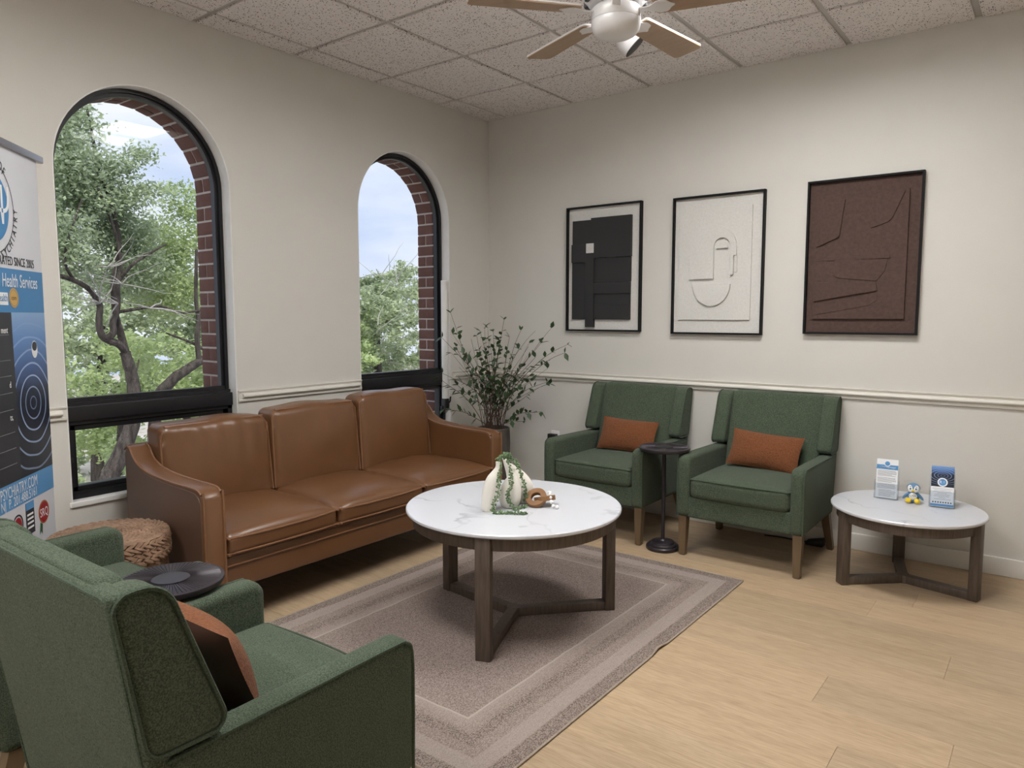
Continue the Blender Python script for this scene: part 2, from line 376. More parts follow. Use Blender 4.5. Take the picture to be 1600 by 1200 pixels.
# ceiling: slab, grid bars, tiles, troffers
ce = MB().box(-.12, XR+.1, YF-.1, .12, H+.10, H+.16).obj('ceiling', GRID, smooth=False); tag(ce, 'suspended ceiling of speckled acoustic tiles', kind='structure')
gx = [GA+T2*i for i in range(int((XR-GA)/T2)+1)]; gy = [-(GD+T2*j) for j in range(int((-YF-GD)/T2)+1)]
for x in gx: MB().box(x-.014, x+.014, YF, 0, H+.012, H+.03).obj('grid_bar', GRID, ce, smooth=False)
for y in gy: MB().box(0, XR, y-.0135, y+.0135, H+.0125, H+.0305).obj('grid_bar', GRID, ce, smooth=False)
TRO = [(2, 4), (3, 1), (2, 8)]
occ = {(i+a, j) for i, j in TRO for a in (0, 1)}
xs = [0]+gx+[XR]; ys = [0]+gy+[YF]; tm = {}
for i in range(len(xs)-1):
    for j in range(len(ys)-1):
        if (i-1, j-1) in occ: continue
        wx = xs[i+1]-xs[i]; wy = ys[j]-ys[j+1]
        if min(wx, wy) < .04: continue
        gpx0 = .002 if i == 0 else .0160; gpx1 = .002 if i == len(xs)-2 else .0160; gpy0 = .002 if j == 0 else .0160; gpy1 = .002 if j == len(ys)-2 else .0160
        sx, sy = wx-gpx0-gpx1, wy-gpy0-gpy1; key = (round(sx, 3), round(sy, 3)); cx = xs[i]+gpx0+sx/2; cy = ys[j]-gpy0-sy/2
        if key not in tm:
            a, b, d = sx/2, sy/2, .004; q = MB()
            q.add([(-a+d, -b+d, 0), (a-d, -b+d, 0), (a-d, b-d, 0), (-a+d, b-d, 0), (-a, -b, d), (a, -b, d), (a, b, d), (-a, b, d), (-a, -b, .02), (a, -b, .02), (a, b, .02), (-a, b, .02)],
                  [(3,2,1,0),(0,1,5,4),(1,2,6,5),(2,3,7,6),(3,0,4,7),(4,5,9,8),(5,6,10,9),(6,7,11,10),(7,4,8,11),(8,9,10,11)])
            tm[key] = q.obj('tile', TILE, ce, smooth=False); o = tm[key]
        else:
            o = tm[key].copy(); COL.objects.link(o)
        o.location = (cx, cy, H+rnd.uniform(-.001, .0015))
EMI = NT('lamp_diffuser'); EMI.t.nodes.remove(EMI.b); em = EMI.n('ShaderNodeEmission'); em.inputs[0].default_value = (1, .985, .965, 1); em.inputs[1].default_value = LAMP; EMI.l(em.outputs[0], EMI.out.inputs[0]); EMI = EMI.m
for n_, (i, j) in enumerate(TRO):
    cx = GA+T2*(i+1); cy = -(GD+T2*(j+.5)); a, b = T2-.014, T2/2-.014
    L = thing('ceiling_light', ['recessed ceiling light panel above the near armchairs', 'recessed ceiling light panel between the fan and the back wall', 'recessed ceiling light panel behind the viewer'][n_], 'ceiling light', (cx, cy, H), group='recessed ceiling light panels')
    fr = MB()
    fr.box(-a, a, -b, -b+.03, 0, .09); fr.box(-a, a, b-.03, b, 0, .09); fr.box(-a, -a+.03, -b+.03, b-.03, 0, .09); fr.box(a-.03, a, -b+.03, b-.03, 0, .09)
    fr.obj('frame', WHITE, L, smooth=False); MB().box(-a+.03, a-.03, -b+.03, b-.03, .060, .075).obj('diffuser', EMI, L, smooth=False)
# chair rails and baseboards
def rail(name, label, axis, a0, a1, off=0):
    # profile (out, z)
    o = thing(name, label, kind='structure'); sg = 1
    def ext(prof, s0, s1, nm):
        m = MB()
        if axis == 'x': m.loft([[(s, -p, z) for p, z in prof] for s in (s0, s1)])
        else: m.loft([[(p, s, z) for p, z in prof] for s in (s0, s1)])
        m.obj(nm, TRIM, o, ang=25)
    ext([(0, .880), (.012, .880), (.014, .884), (.014, .893), (.011, .896), (.011, .929), (.014, .932), (.017, .938), (.017, .943), (0, .943)], a0, a1, 'backing')
    ext(rounded([(.010, .900), (.026, .902), (.031, .912), (.024, .922), (.010, .926)], [0, .006, .008, .006, 0], 4), a0+off, a1-off, 'roll_moulding')
rail('trim_1', 'pale chair rail along the back wall', 'x', 0.0, XR)
rail('trim_2', 'short chair rail between the two arched windows', 'y', WY[0]+WH+.004, WY[1]-WH-.004, .022)
rail('trim_3', 'short chair rail between the window and the corner', 'y', WY[1]+WH+.012, -.0, .02)
rail('trim_4', 'chair rail behind the printed banner', 'y', YF, WY[0]-WH-.004, .022)
for nm, lb, bx in (('baseboard_back', 'pale baseboard along the back wall', (0, XR, -.016, 0)), ('baseboard_left', 'pale baseboard along the window wall', (0, .016, YF, -.016)), ('baseboard_right', 'pale baseboard along the side wall', (XR-.016, XR, YF, -.016)), ('baseboard_front', 'pale baseboard along the wall behind the viewer', (.016, XR-.016, YF, YF+.016))):
    x0, x1, y0, y1 = bx
    prof_ = MB().rbox(x0, x1, y0, y1, .0, .098, .005, 1, 2).obj(nm, BASEB); tag(prof_, lb, kind='structure')

# ------------------------------------------------------------------ exterior brickwork and windows
we = arch_wall(-.130, -.285, WY, .404, .46, WZC, 'wall_exterior', MORTAR, YF, .3, -4.0, 3.4); tag(we, 'red brick outer wall around the windows', kind='structure')
def bmesh_brick(d): return MB().rbox(-d/2, d/2, -.0475, .0475, -.0335, .0335, .003, 1, 1)
bk_full = bmesh_brick(.158).obj('brick', BRICK, we); bk_half = bmesh_brick(.0745).obj('brick', BRICK, we)
first_used = {id(bk_full): False, id(bk_half): False}
def put_brick(src, M):
    if not first_used[id(src)]: o = src; first_used[id(src)] = True
    else: o = src.copy(); COL.objects.link(o)
    o.matrix_local = M
for wy in WY:
    for side in (-1, 1):
        for k in range(20):
            z = .475+(WZC-.475)/20*(k+.5)
            for (d, x) in (((bk_full, -.2085),) if k % 2 else ((bk_half, -.1665), (bk_half, -.2505))):
                put_brick(d, Matrix.Translation((x+rnd.uniform(-.001, .001), wy+side*(.40+.0475+rnd.uniform(-.002, .001)), z)))
    na = 16
    for k in range(na):
        a = PI*(k+.5)/na; M = Matrix.Translation((0, wy, WZC)) @ Matrix.Rotation(a, 4, 'X') @ Matrix.Translation((0, .40+.0475+rnd.uniform(-.002, .001), 0))
        for (d, x) in (((bk_full, -.2085),) if k % 2 else ((bk_half, -.1665), (bk_half, -.2505))):
            put_brick(d, M @ Matrix.Translation((x, 0, 0)))
def arch_path(half, zb, zc, n=32): return [(-half, zb)]+[(half*math.cos(PI-PI*j/n), zc+half*math.sin(PI-PI*j/n)) for j in range(n+1)]+[(half, zb)]
def arch_sweep(m, h_out, h_in, zb, zc, x0, x1):
    o, i = arch_path(h_out, zb, zc), arch_path(h_in, zb, zc); rings = []
    for a, b in zip(o, i): rings.append([(x0, a[0], a[1]), (x0, b[0], b[1]), (x1, b[0], b[1]), (x1, a[0], a[1])])
    return m.loft(rings)
for n_, wy in enumerate(WY):
    W = thing('window_%d' % (n_+1), ['tall arched window with black frame behind the near end of the sofa', 'tall arched window with black frame beside the leafy plant'][n_], loc=(0, wy, 0), kind='structure')
    rv = MB(); arch_sweep(rv, WH+.002, WH-.004, WZB, WZC, -.085, .0015); rv.obj('reveal', REVEAL, W, ang=30)
    f1 = MB(); arch_sweep(f1, WH-.003, WH-.022, .95, WZC, -.128, -.072); f1.obj('outer_frame', BLACKF, W, ang=30)
    f2 = MB(); arch_sweep(f2, WH-.020, WH-.040, .95, WZC, -.122, -.088); f2.obj('inner_frame', BLACKF, W, ang=30)
    g = WH-.035
    pane = MB(); P = arch_path(g, .945, WZC); pane.loft([[(x, y, z) for y, z in P] for x in (-.106, -.101)]); pane.obj('pane', GLASS, W, ang=30)
    hb = WH-.004
    tb = MB(); tb.rbox(-.125, -.035, -hb, hb, .862, .934, .004, 1, 2); tb.box(-.125, -.058, -hb, hb, .934, .950); tb.box(-.122, -.08, -hb+.015, hb-.015, .950, .968); tb.obj('transom_bar', BLACKF, W)
    jm = MB(); z0, z1 = WZB+.004, .862
    for (a, b, c_, d) in ((-hb, -hb+.024, z0, z1), (hb-.024, hb, z0, z1), (-hb, hb, z0, z0+.03), (-hb, hb, z1-.018, z1)): jm.box(-.125, -.048, a, b, c_, d)
    jm.obj('lower_frame', BLACKF, W, smooth=False)
    ss = MB(); a0, a1, c0, c1 = -hb+.026, hb-.026, z0+.034, z1-.02
    for (a, b, c_, d) in ((a0, a0+.026, c0, c1), (a1-.026, a1, c0, c1), (a0, a1, c0, c0+.026), (a0, a1, c1-.026, c1)): ss.rbox(-.112, -.060, a, b, c_, d, .004, 1, 2)
    sash = ss.obj('awning_sash', BLACKF, W)
    MB().box(-.092, -.088, a0+.02, a1-.02, c0+.02, c1-.02).obj('pane', GLASS, sash, smooth=False)
    lt = MB().rbox(-.05, -.028, hb-.055, hb-.02, .635, .685, .006, 1, 2); lt.tube([(-.03, hb-.02, .66), (-.005, hb-.018, .665), (-.002, hb-.016, .70)], .007, 8); lt.obj('latch', BLACK, W)
    lt = MB().rbox(-.058, -.044, -hb+.004, -hb+.03, .665, .69, .004, 1, 2); lt.obj('hinge', BLACK, W)
    MB().rbox(-.115, .012, -WH-.01, WH+.01, WZB-.022, WZB+.003, .004, 1, 2).obj('sill', WHITE, W)
# white tubing down the second window's jamb
MB().tube([(-.03, 0, .74), (-.03, 0, 1.62)], .024, 12).obj('jamb_tube', WHITE, W, loc=(0, WH-.026, 0))
mb = MB().rbox(-.052, -.006, WH-.05, WH-.004, .655, .74, .008, 1, 2); mb.tube([(-.012, WH-.012, .70), (.004, WH-.006, .72), (.006, WH-.004, .755)], .006, 8); mb.obj('jamb_bracket', BLACK, W)

# ------------------------------------------------------------------ outdoors: ground and trees
tag(MB().box(-60, -.5, -40, 60, -4.2, -3.6).obj('ground', GROUND, smooth=False), 'leaf-strewn ground below the windows', kind='structure')
def foliage(name, blobs, size, mat, parent, seed):
    rg = np.random.default_rng(seed); C_ = []
    for (cx, cy, cz, rx, ry, rz, n) in blobs:
        ns = max(6, n//45); d = rg.normal(size=(ns, 3)); d /= np.linalg.norm(d, axis=1)[:, None]
        cen = d*(rg.random((ns, 1))**.45)*[rx, ry, rz]+[cx, cy, cz]
        k = rg.integers(0, ns, n); C_.append(cen[k]+rg.normal(size=(n, 3))*np.array([.09, .09, .06])*(1+rx*.22))
    c = np.concatenate(C_); n = len(c)
    a = rg.normal(size=(n, 3)); a[:, 2] = a[:, 2]*.6; a /= np.linalg.norm(a, axis=1)[:, None]
    b = np.cross(a, rg.normal(size=(n, 3))); b /= np.linalg.norm(b, axis=1)[:, None]; nn = np.cross(a, b)
    s = size*(.6+.8*rg.random((n, 1)))
    V = np.stack([c-a*s*.5, c+b*s*.24+nn*s*.07, c+a*s*.5, c-b*s*.24+nn*s*.07], 1).reshape(-1, 3)
    me = bpy.data.meshes.new(name); me.vertices.add(4*n); me.vertices.foreach_set('co', V.ravel().astype(np.float32))
    me.loops.add(4*n); me.polygons.add(n); me.loops.foreach_set('vertex_index', np.arange(4*n, dtype=np.int32))
    me.polygons.foreach_set('loop_start', np.arange(0, 4*n, 4, dtype=np.int32)); me.update(calc_edges=True)
    o = link(name, me, mat, parent); o['kind'] = 'stuff'; return o
def limb(m, pts, r0_, r1_, seg=9, n=5, jit=0):
    P = spline(pts, n); k = len(P); m.tube([(p.x+rnd.uniform(-jit, jit), p.y+rnd.uniform(-jit, jit), p.z) for p in P], [r0_+(r1_-r0_)*i/(k-1)*(1+.08*math.sin(i*2.1)) for i in range(k)], seg); return m
def yz(l, x0, dx=0): return [(x0+dx*i, p[0], p[1]) for i, p in enumerate(l)]
def twigs(m, root, n, length, r_, spread):
    for _ in range(n):
        d = Vector((rnd.uniform(-1, 1), rnd.uniform(-1, 1), rnd.uniform(-.5, 1)*spread)).normalized(); p = Vector(root); P = [p.copy()]
        for _ in range(5):
            d = (d+Vector((rnd.uniform(-.32, .32), rnd.uniform(-.32, .32), rnd.uniform(-.32, .32)))).normalized(); p = p+d*length/5; P.append(p.copy())
        m.tube(P, [r_*(1-.16*i) for i in range(6)], 5)
# main twisted tree outside the first window
t1 = thing('oak_tree', 'gnarled oak with dark forked trunk close outside the near window', 'tree', (-5, -1.1, -3.6)); o1 = Vector((-5, -1.1, -3.6))
def rel(l): return [tuple(Vector(p)-o1) for p in l]
m = MB(); limb(m, rel([(-5.1, -1.1, -3.7), (-5.05, -1.05, -2.0), (-5, -.83, -.65), (-5, -.68, -.31), (-5, -.50, .08), (-5, -.46, .45), (-5, -.48, .68), (-5, -.54, .94)]), .12, .058, 12); m.obj('trunk', BARK, t1)
for pts, a, b in (([(-5, -.52, .88), (-5.02, -.57, 1.17), (-5.05, -.60, 1.39), (-5.1, -.58, 1.75), (-5.1, -.50, 2.3), (-5.2, -.62, 3.0), (-5.3, -.7, 3.8)], .048, .012),
                  ([(-5, -.52, .92), (-4.97, -.61, 1.03), (-4.95, -.75, 1.09), (-4.93, -.82, 1.16), (-4.92, -.84, 1.31), (-4.9, -.83, 1.46), (-4.88, -.88, 1.56), (-4.86, -.95, 1.65), (-4.85, -1.08, 1.73), (-4.8, -1.25, 1.78)], .046, .024),
                  ([(-4.95, -.76, 1.1), (-4.93, -.69, 1.17), (-4.93, -.69, 1.28), (-4.95, -.63, 1.41), (-4.95, -.61, 1.53), (-4.97, -.59, 1.75), (-4.97, -.55, 1.93), (-5, -.58, 2.3), (-5, -.75, 2.8)], .042, .012),
                  ([(-4.97, -.59, 1.75), (-4.9, -.46, 1.94), (-4.85, -.31, 2.06), (-4.8, -.1, 2.2)], .024, .010), ([(-4.85, -1.1, 1.74), (-4.8, -1.2, 2.0), (-4.8, -1.0, 2.6)], .018, .008),
                  ([(-5, -.47, .62), (-4.98, -.42, .75), (-4.97, -.40, .85)], .014, .008), ([(-5.05, -.6, 1.40), (-5.0, -.26, 1.46), (-5.0, -.07, 1.47), (-5.0, .13, 1.40), (-5.1, .46, 1.43)], .02, .012)):
    limb(MB(), rel(pts), a, b).obj('branch', BARK, t1)
m = MB()
for rt_ in ((-4.85, -.60, 1.72), (-4.85, -.66, 1.5), (-4.85, -.85, 1.5), (-4.85, -.3, 1.45), (-4.85, -.75, 1.9)): twigs(m, rel([rt_])[0], 6, .55, .008, .4)
tw = m.obj('bare_twigs', DEADW, t1); tw['kind'] = 'stuff'
bl = [(-5.3, -.95, 3.05, .5, .45, .42, 2800), (-5.4, -.55, 2.65, .6, .45, .35, 2600), (-5.2, -1.15, 2.3, .5, .4, .35, 2000), (-5.5, -.25, 2.35, .5, .4, .28, 1800), (-5.3, -1.3, 3.6, .4, .3, .3, 900), (-5.4, -.8, 3.55, .3, .3, .25, 900),
      (-5.0, -1.1, 2.0, .4, .3, .22, 900), (-5.6, -.1, 2.0, .4, .4, .22, 1000), (-5.6, -.35, 1.75, .4, .5, .16, 700), (-5.2, -.45, 3.05, .25, .25, .2, 500), (-5.1, -.15, 2.85, .2, .22, .1, 260), (-5.2, -.2, 3.25, .2, .2, .1, 200)]
foliage('foliage', [(a-o1.x, b-o1.y, c-o1.z, *q) for a, b, c, *q in [(*k[:6], int(k[6]*1.7)) for k in bl]], .056, OAKLEAF, t1, 1)
# leaning tree at the right of the first window
t2 = thing('leaning_tree', 'leaning tree whose trunk slants to the brick edge of the near window', 'tree', (-5.6, .0, -3.6)); o1 = Vector((-5.6, .0, -3.6))
limb(MB(), rel([(-5.6, .0, -3.7), (-5.5, -.05, -1.2), (-5.25, -.09, .2), (-5.1, .04, .55), (-5.1, .22, .67), (-5.1, .40, .77), (-5.1, .7, .9), (-5.1, 1.3, 1.2)]), .085, .040, 11).obj('trunk', BARK, t2)
for pts, a, b in (([(-5.1, .42, .78), (-5.1, .40, 1.07), (-5.12, .44, 1.31), (-5.12, .42, 1.6), (-5.2, .5, 2.2)], .036, .02), ([(-5.1, .6, .85), (-5.15, .4, 1.0), (-5.3, .1, 1.15)], .03, .01)): limb(MB(), rel(pts), a, b).obj('branch', BARK, t2)
bl = [(-6.0, .55, 2.3, .5, .5, .45, 2200), (-5.9, .5, 1.7, .5, .45, .35, 1500), (-6.2, .2, 1.9, .4, .4, .3, 1200), (-5.9, .75, 2.9, .25, .25, .3, 600)]
foliage('foliage', [(a-o1.x, b-o1.y, c-o1.z, *q) for a, b, c, *q in [(*k[:6], int(k[6]*1.7)) for k in bl]], .058, OAKLEAF2, t2, 2)
def bgtree(name, label, x, y, ztop, rad, n, mat, seed, size=.12, trunk=.12, squash=.75, dead=0):
    global o1
    T_ = thing(name, label, 'tree', (x, y, -3.6), group='trees outside the windows'); rr = random.Random(seed)
    m = MB(); limb(m, [(0, 0, -.1), (rr.uniform(-.2, .2), rr.uniform(-.2, .2), 2.2), (rr.uniform(-.4, .4), rr.uniform(-.4, .4), (ztop+3.6)*.75)], trunk, trunk*.35, 8); m.obj('trunk', BARK, T_)
    h = ztop+3.6; bl = []
    for k in range(13):
        a = rr.uniform(0, 2*PI); rr_ = rad*rr.uniform(.1, .8); z = h-rad*squash*rr.uniform(.25, 2.3); s = rad*rr.uniform(.35, .55)
        bl.append((rr_*math.cos(a), rr_*math.sin(a), z, s, s, s*.7, n//13))
    foliage('foliage', bl, size, mat, T_, seed)
    if dead:
        m = MB(); st = rnd.getstate()
        for _ in range(dead): twigs(m, (rr.uniform(-.6, .6)*rad, rr.uniform(-.6, .6)*rad, h-rr.uniform(.1, 1.6)*rad), 1, rad*.55, .013, 1.2)
        q = m.obj('bare_branches', DEADW, T_); q['kind'] = 'stuff'
bgtree('shrub_oak', 'low bushy tree filling the lower left of the near window', -8.3, .75, 1.15, 1.5, 7000, OAKLEAF2, 11, .10, .1, .9)
bgtree('shrub_oak', 'yellow-green bushy tree behind the leaning trunk', -9.6, 2.7, 1.35, 1.6, 7000, OAKLEAF2, 12, .11, .14, .9)
bgtree('broad_oak', 'wide grey-green tree far behind the near window on the left', -13, 2.4, 3.0, 2.4, 9000, OAKLEAF3, 13, .15, .2, .8, 10)
bgtree('broad_oak', 'wide grey-green tree far behind the near window on the right', -13.5, 5.2, 3.4, 2.2, 9000, OAKLEAF3, 14, .15, .2, .8, 10)
bgtree('tall_oak', 'tree with bare grey branches centred in the window beside the plant', -11.5, 9.3, 2.95, 2.1, 15000, OAKLEAF3, 15, .13, .2, .95, 60)
bgtree('tall_oak', 'lower tree at the left of the window beside the plant', -10.5, 7.0, 1.7, 1.7, 9000, OAKLEAF2, 16, .12, .2, .9, 25)
bgtree('tall_oak', 'tree partly behind the brick edge of the window beside the plant', -12.5, 12.0, 2.9, 2.0, 10000, OAKLEAF3, 17, .13, .2, .9, 30)
bgtree('tall_oak', 'farthest tree low on the horizon behind the window beside the plant', -19, 15.5, 1.6, 3.6, 8000, OAKLEAF3, 18, .2, .2, .8, 12)
bgtree('tall_oak', 'farthest tree low on the horizon behind the near window', -20, 8.5, 2.6, 3.8, 8000, OAKLEAF3, 19, .2, .2, .8)
bgtree('tall_oak', 'farthest tree at the left edge of the near window', -19, 2.6, 2.8, 3.8, 8000, OAKLEAF3, 20, .2, .2, .8)

bl = [(-34+3*math.sin(k*1.7), -46+3.4*k, -1.2+.8*math.sin(k*2.3), 3.0, 3.0, 2.6, 420) for k in range(34)]
tag(foliage('distant_trees', bl, .42, OAKLEAF3, None, 40), 'far belt of trees along the horizon outside', 'trees', kind='stuff')
# ------------------------------------------------------------------ sofa  (local x along the wall = world y; local y toward the room = world x)
SY0, SY1 = -2.95, -.97
S = thing('sofa', 'brown leather three-seat sofa under the windows', 'sofa', (.55, (SY0+SY1)/2, 0))
oy = (SY0+SY1)/2; ox = .55; hl = (SY1-SY0)/2; AW = .095
armp = [(.22, .185), (.222, .745), (.245, .762), (.272, .752), (.297, .722), (.325, .696), (.40, .668), (.54, .652), (.69, .646), (.80, .645), (.845, .640), (.872, .625), (.888, .598), (.89, .185)]
armp = [(a-ox, b) for a, b in armp]
for sg in (-1, 1):
    c0, c1 = (-hl, -hl+AW) if sg < 0 else (hl-AW, hl)
    A = MB().slab(armp, c0, c1, .012, ('x', 'z', 'y')).obj('arm', LEATHER, S, ang=50)
    pp = [p for p in armp[1:-1]]+[(.89-ox, .20)]
    for c in (c0+.004, c1-.004): MB().tube(spline([(p[0], c, p[1]-.002) for p in pp], 3), .0055, 7).obj('piping', LPIPE, A)
    oc = c0-.0015 if sg < 0 else c1+.0015
    q = [(p[0]+(.012 if p[0] < 0 else -.014), p[1]-(.014 if p[1] > .3 else -.006)) for p in armp]
    MB().slab(q, oc-.001, oc+.003, .001, ('x', 'z', 'y'), 1).obj('side_panel', LSIDE, A, ang=50)
b = MB().rbox(.24-ox, .868-ox, -hl+AW, hl-AW, .185, .335, .012, 4, 2); b.obj('base', LEATHER, S)
MB().box(.235-ox, .85-ox, -hl+AW-.02, hl-AW+.02, .181, .185).obj('shade_sheet', BLACK, S, smooth=False)  # unseen black sheet added to deepen the shade under the sofa
MB().tube([(.872-ox, -hl+AW, .292), (.872-ox, hl-AW, .292)], .0045, 7).obj('seam', LPIPE, S)
MB().tube([(.862-ox, -hl+AW, .333), (.862-ox, hl-AW, .333)], .0045, 7).obj('seam', LPIPE, S)
bk = MB().rbox(.2-ox, .30-ox, -hl+.02, hl-.02, .185, .76, .03, 4, 3, fn=lambda p: (p.x-(p.z-.2)*.06, p.y, p.z)); bk.obj('back_frame', LEATHER, S)
cw = (2*hl-2*AW)/3
for k in range(3):
    y0 = -hl+AW+cw*k; yc = y0+cw/2
    def seat_fn(p, yc=yc):
        a = (p.y-yc)/(cw/2); bb = (p.x-(.60-ox))/.30; up_ = max(0, (p.z-.34)/.11)
        z = p.z+up_*(.030*(1-abs(a)**2.4)*(1-min(1, abs(bb))**3)+.003*math.sin(9*a+k)*math.sin(7*bb+2*k))
        z -= up_*(.020*max(0, bb)**4+.010*abs(a)**7)
        return (p.x+.010*(1-a*a)*max(0, bb)*(.5+.5*up_), p.y, z)
    sct = MB().rbox(.30-ox, .892-ox, y0+.003, y0+cw-.003, .340, .452, .030, 9, 3, fn=seat_fn).obj('seat_cushion', LEATHER, S)
    for zz, rr in ((.4400, .0055), (.350, .0045)):
        ed = [(.33-ox, y0+.006), (.86-ox, y0+.006), (.882-ox, y0+.014), (.889-ox, y0+.035)]+[(.890-ox+.010*(1-((y-yc)/(cw/2))**2), y) for y in (y0+.15, yc, y0+cw-.15)]+[(.889-ox, y0+cw-.035), (.882-ox, y0+cw-.014), (.86-ox, y0+cw-.006), (.33-ox, y0+cw-.006)]
        MB().tube(spline([(x, y, zz-(.019*max(0, (x-(.60-ox))/.30)**4+.006 if zz > .4 else 0)) for x, y in ed], 4), rr, 7).obj('piping', LPIPE, sct)
    top = (.845, .865, .885)[k]
    def back_fn(p, yc=yc, top=top, k=k):
        a = (p.y-yc)/(cw/2); tz = (p.z-.42)/(top-.42); fwd = 1 if p.x > .27-ox else 0
        x = p.x-(tz-.0)*.035+(.030*(1-abs(a)**2.2)*math.sin(PI*min(1, max(0, tz)))**.8)*(1 if p.x > .30-ox else 0)
        wr_ = (.0055 if k == 0 else .0012)*math.sin(21*a*(1.25-.45*tz)+3*tz+k)*math.exp(-((tz-.80)/.17)**2)*(1-a**4) if p.x > .33-ox else 0
        z = p.z+.012*(1-a*a)*max(0, tz)+.004*math.sin(5*a+2*k)*max(0, tz)
        return (x+wr_, p.y*1.0+(.010*a*-tz if tz > .8 else 0), z)
    bc = MB().rbox(.225-ox, .385-ox, y0+.004, y0+cw-.004, .425, top, .040, 26, 3, fn=back_fn).obj('back_cushion', LEATHER, S)
    lo = [];
    for (yy, zz) in rounded([(y0+.008, .45), (y0+.008, top-.008), (y0+cw-.008, top-.008), (y0+cw-.008, .45)], [0, .06, .06, 0], 6):
        a = (yy-yc)/(cw/2); tz = (zz-.42)/(top-.42); lo.append((.372-ox-tz*.035, yy+(-.010*a*tz if tz > .8 else 0), zz+.010*(1-a*a)*tz))
    MB().tube(spline(lo, 3), .0055, 7).obj('piping', LPIPE, bc)
for sx in (.30, .80):
    for sy in (-hl+.07, hl-.07): MB().loft([[(sx-ox+a*s_, sy+b_*s_, z) for a, b_ in ((-1, -1), (1, -1), (1, 1), (-1, 1))] for s_, z in ((.018, 0), (.026, .186))]).obj('leg', BLACK, S, smooth=False)

# ------------------------------------------------------------------ armchairs
def make_chair():
    T_ = thing('armchair', 'x', 'armchair')
    MB().rbox(-.285, .285, -.235, .338, .226, .345, .012, 3, 2).obj('seat_frame', GREEN, T_)
    ap = rounded([(.35, .226), (.352, .578), (-.28, .570), (-.262, .226)], [.030, .045, .030, .030], 6)
    for sg in (-1, 1):
        c0, c1 = (.275, .347) if sg > 0 else (-.347, -.275)
        A = MB().slab(ap, c0, c1, .020, ('y', 'z', 'x')).obj('arm', GREEN, T_, ang=60)
        xo = sg*.3435
        MB().tube(spline([(xo, .343, .235), (xo, .346, .40), (xo, .344, .535), (xo, .325, .566), (xo, .28, .572), (xo, 0, .568), (xo, -.27, .563)], 4), .0045, 6).obj('piping', GPIPE, A)
        wp = rounded([(-.140, .579), (-.256, .897), (-.352, .893), (-.300, .579)], [.040, .045, .036, .030], 6)
        Wg = MB().slab(wp, (.268 if sg > 0 else -.349), (.349 if sg > 0 else -.268), .016, ('y', 'z', 'x')).obj('wing', GREEN, T_, ang=60)
        MB().tube([(sg*.3465, a*.985-.004, z*.99+.007) for a, z in wp], .0045, 6, closed=True).obj('piping', GPIPE, Wg)
    def seat_fn(p):
        a = p.x/.275; bb = (p.y-.08)/.27; u_ = max(0, (p.z-.34)/.12)
        return (p.x, p.y+.008*(1-a*a)*max(0, bb), p.z+u_*.016*(1-a*a)*(1-min(1, abs(bb))**3))
    sct = MB().rbox(-.274, .274, -.20, .352, .338, .458, .034, 7, 3, fn=seat_fn).obj('seat_cushion', GREEN, T_)
    MB().tube(spline([(-.27, -.1, .447), (-.27, .30, .447), (-.262, .335, .447), (-.24, .348, .447), (0, .358, .449), (.24, .348, .447), (.262, .335, .447), (.27, .30, .447), (.27, -.1, .447)], 5), .003, 6).obj('piping', GPIPE, sct)
    def back_fn(p):
        tz = (p.z-.38)/.52; f_ = (p.y+.33)/.16
        y = (-.15-.135*tz)*f_+(-.265-.080*tz)*(1-f_)
        return (p.x, y+.012*(1-(p.x/.27)**2)*math.sin(PI*max(0, min(1, tz)))*f_, p.z)
    MB().rbox(-.272, .272, -.33, -.17, .36, .899, .030, 6, 3, fn=back_fn).obj('backrest', GREEN, T_)
    def shell_fn(p):
        tz = (p.z-.226)/.667; return (p.x, p.y-.0-.100*tz, p.z)
    sh = MB().rbox(-.346, .346, -.255, -.205, .226, .893, .016, 5, 3, fn=shell_fn).obj('back_panel', GREEN, T_)
    MB().tube([(-.335, -.258, .24), (-.335, -.348, .875), (-.32, -.352, .886), (.32, -.352, .886), (.335, -.348, .875), (.335, -.258, .24)], .004, 6).obj('piping', GPIPE, sh)
    for sx in (-1, 1):
        for (y0, y1, x1, k) in ((.31, .315, .316, 0), (-.215, -.285, .335, 1)):
            a, b_ = .017, .024
            m = MB().loft([[(sx*x1+u_*a, y1+v_*a, .004) for u_, v_ in ((-1, -1), (1, -1), (1, 1), (-1, 1))], [(sx*.316+u_*b_, y0+v_*b_, .228) for u_, v_ in ((-1, -1), (1, -1), (1, 1), (-1, 1))]])
            lg = m.obj('leg', CHLEG, T_, smooth=False)
            MB().box(sx*x1-.013, sx*x1+.013, y1-.013, y1+.013, 0, .0045).obj('glide', BLACK, lg, smooth=False)
    return T_
proto = make_chair()
CH = [('green upholstered armchair against the back wall, next to the plant', 1.390, -.375, PI), ('green upholstered armchair against the back wall, next to the round side table', 2.302, -.375, PI),
      ('nearest green upholstered armchair seen from behind, in the lower left foreground', 2.078, -3.625, 0), ('green upholstered armchair mostly hidden behind the nearest one, by the woven stool', 1.190, -3.625, 0)]
for i, (lb, x, y, a) in enumerate(CH):
    o = proto if i == 0 else copy_tree(proto)
    o.location = (x, y, 0); o.rotation_euler = (0, 0, a); tag(o, lb, 'armchair', 'green armchairs')
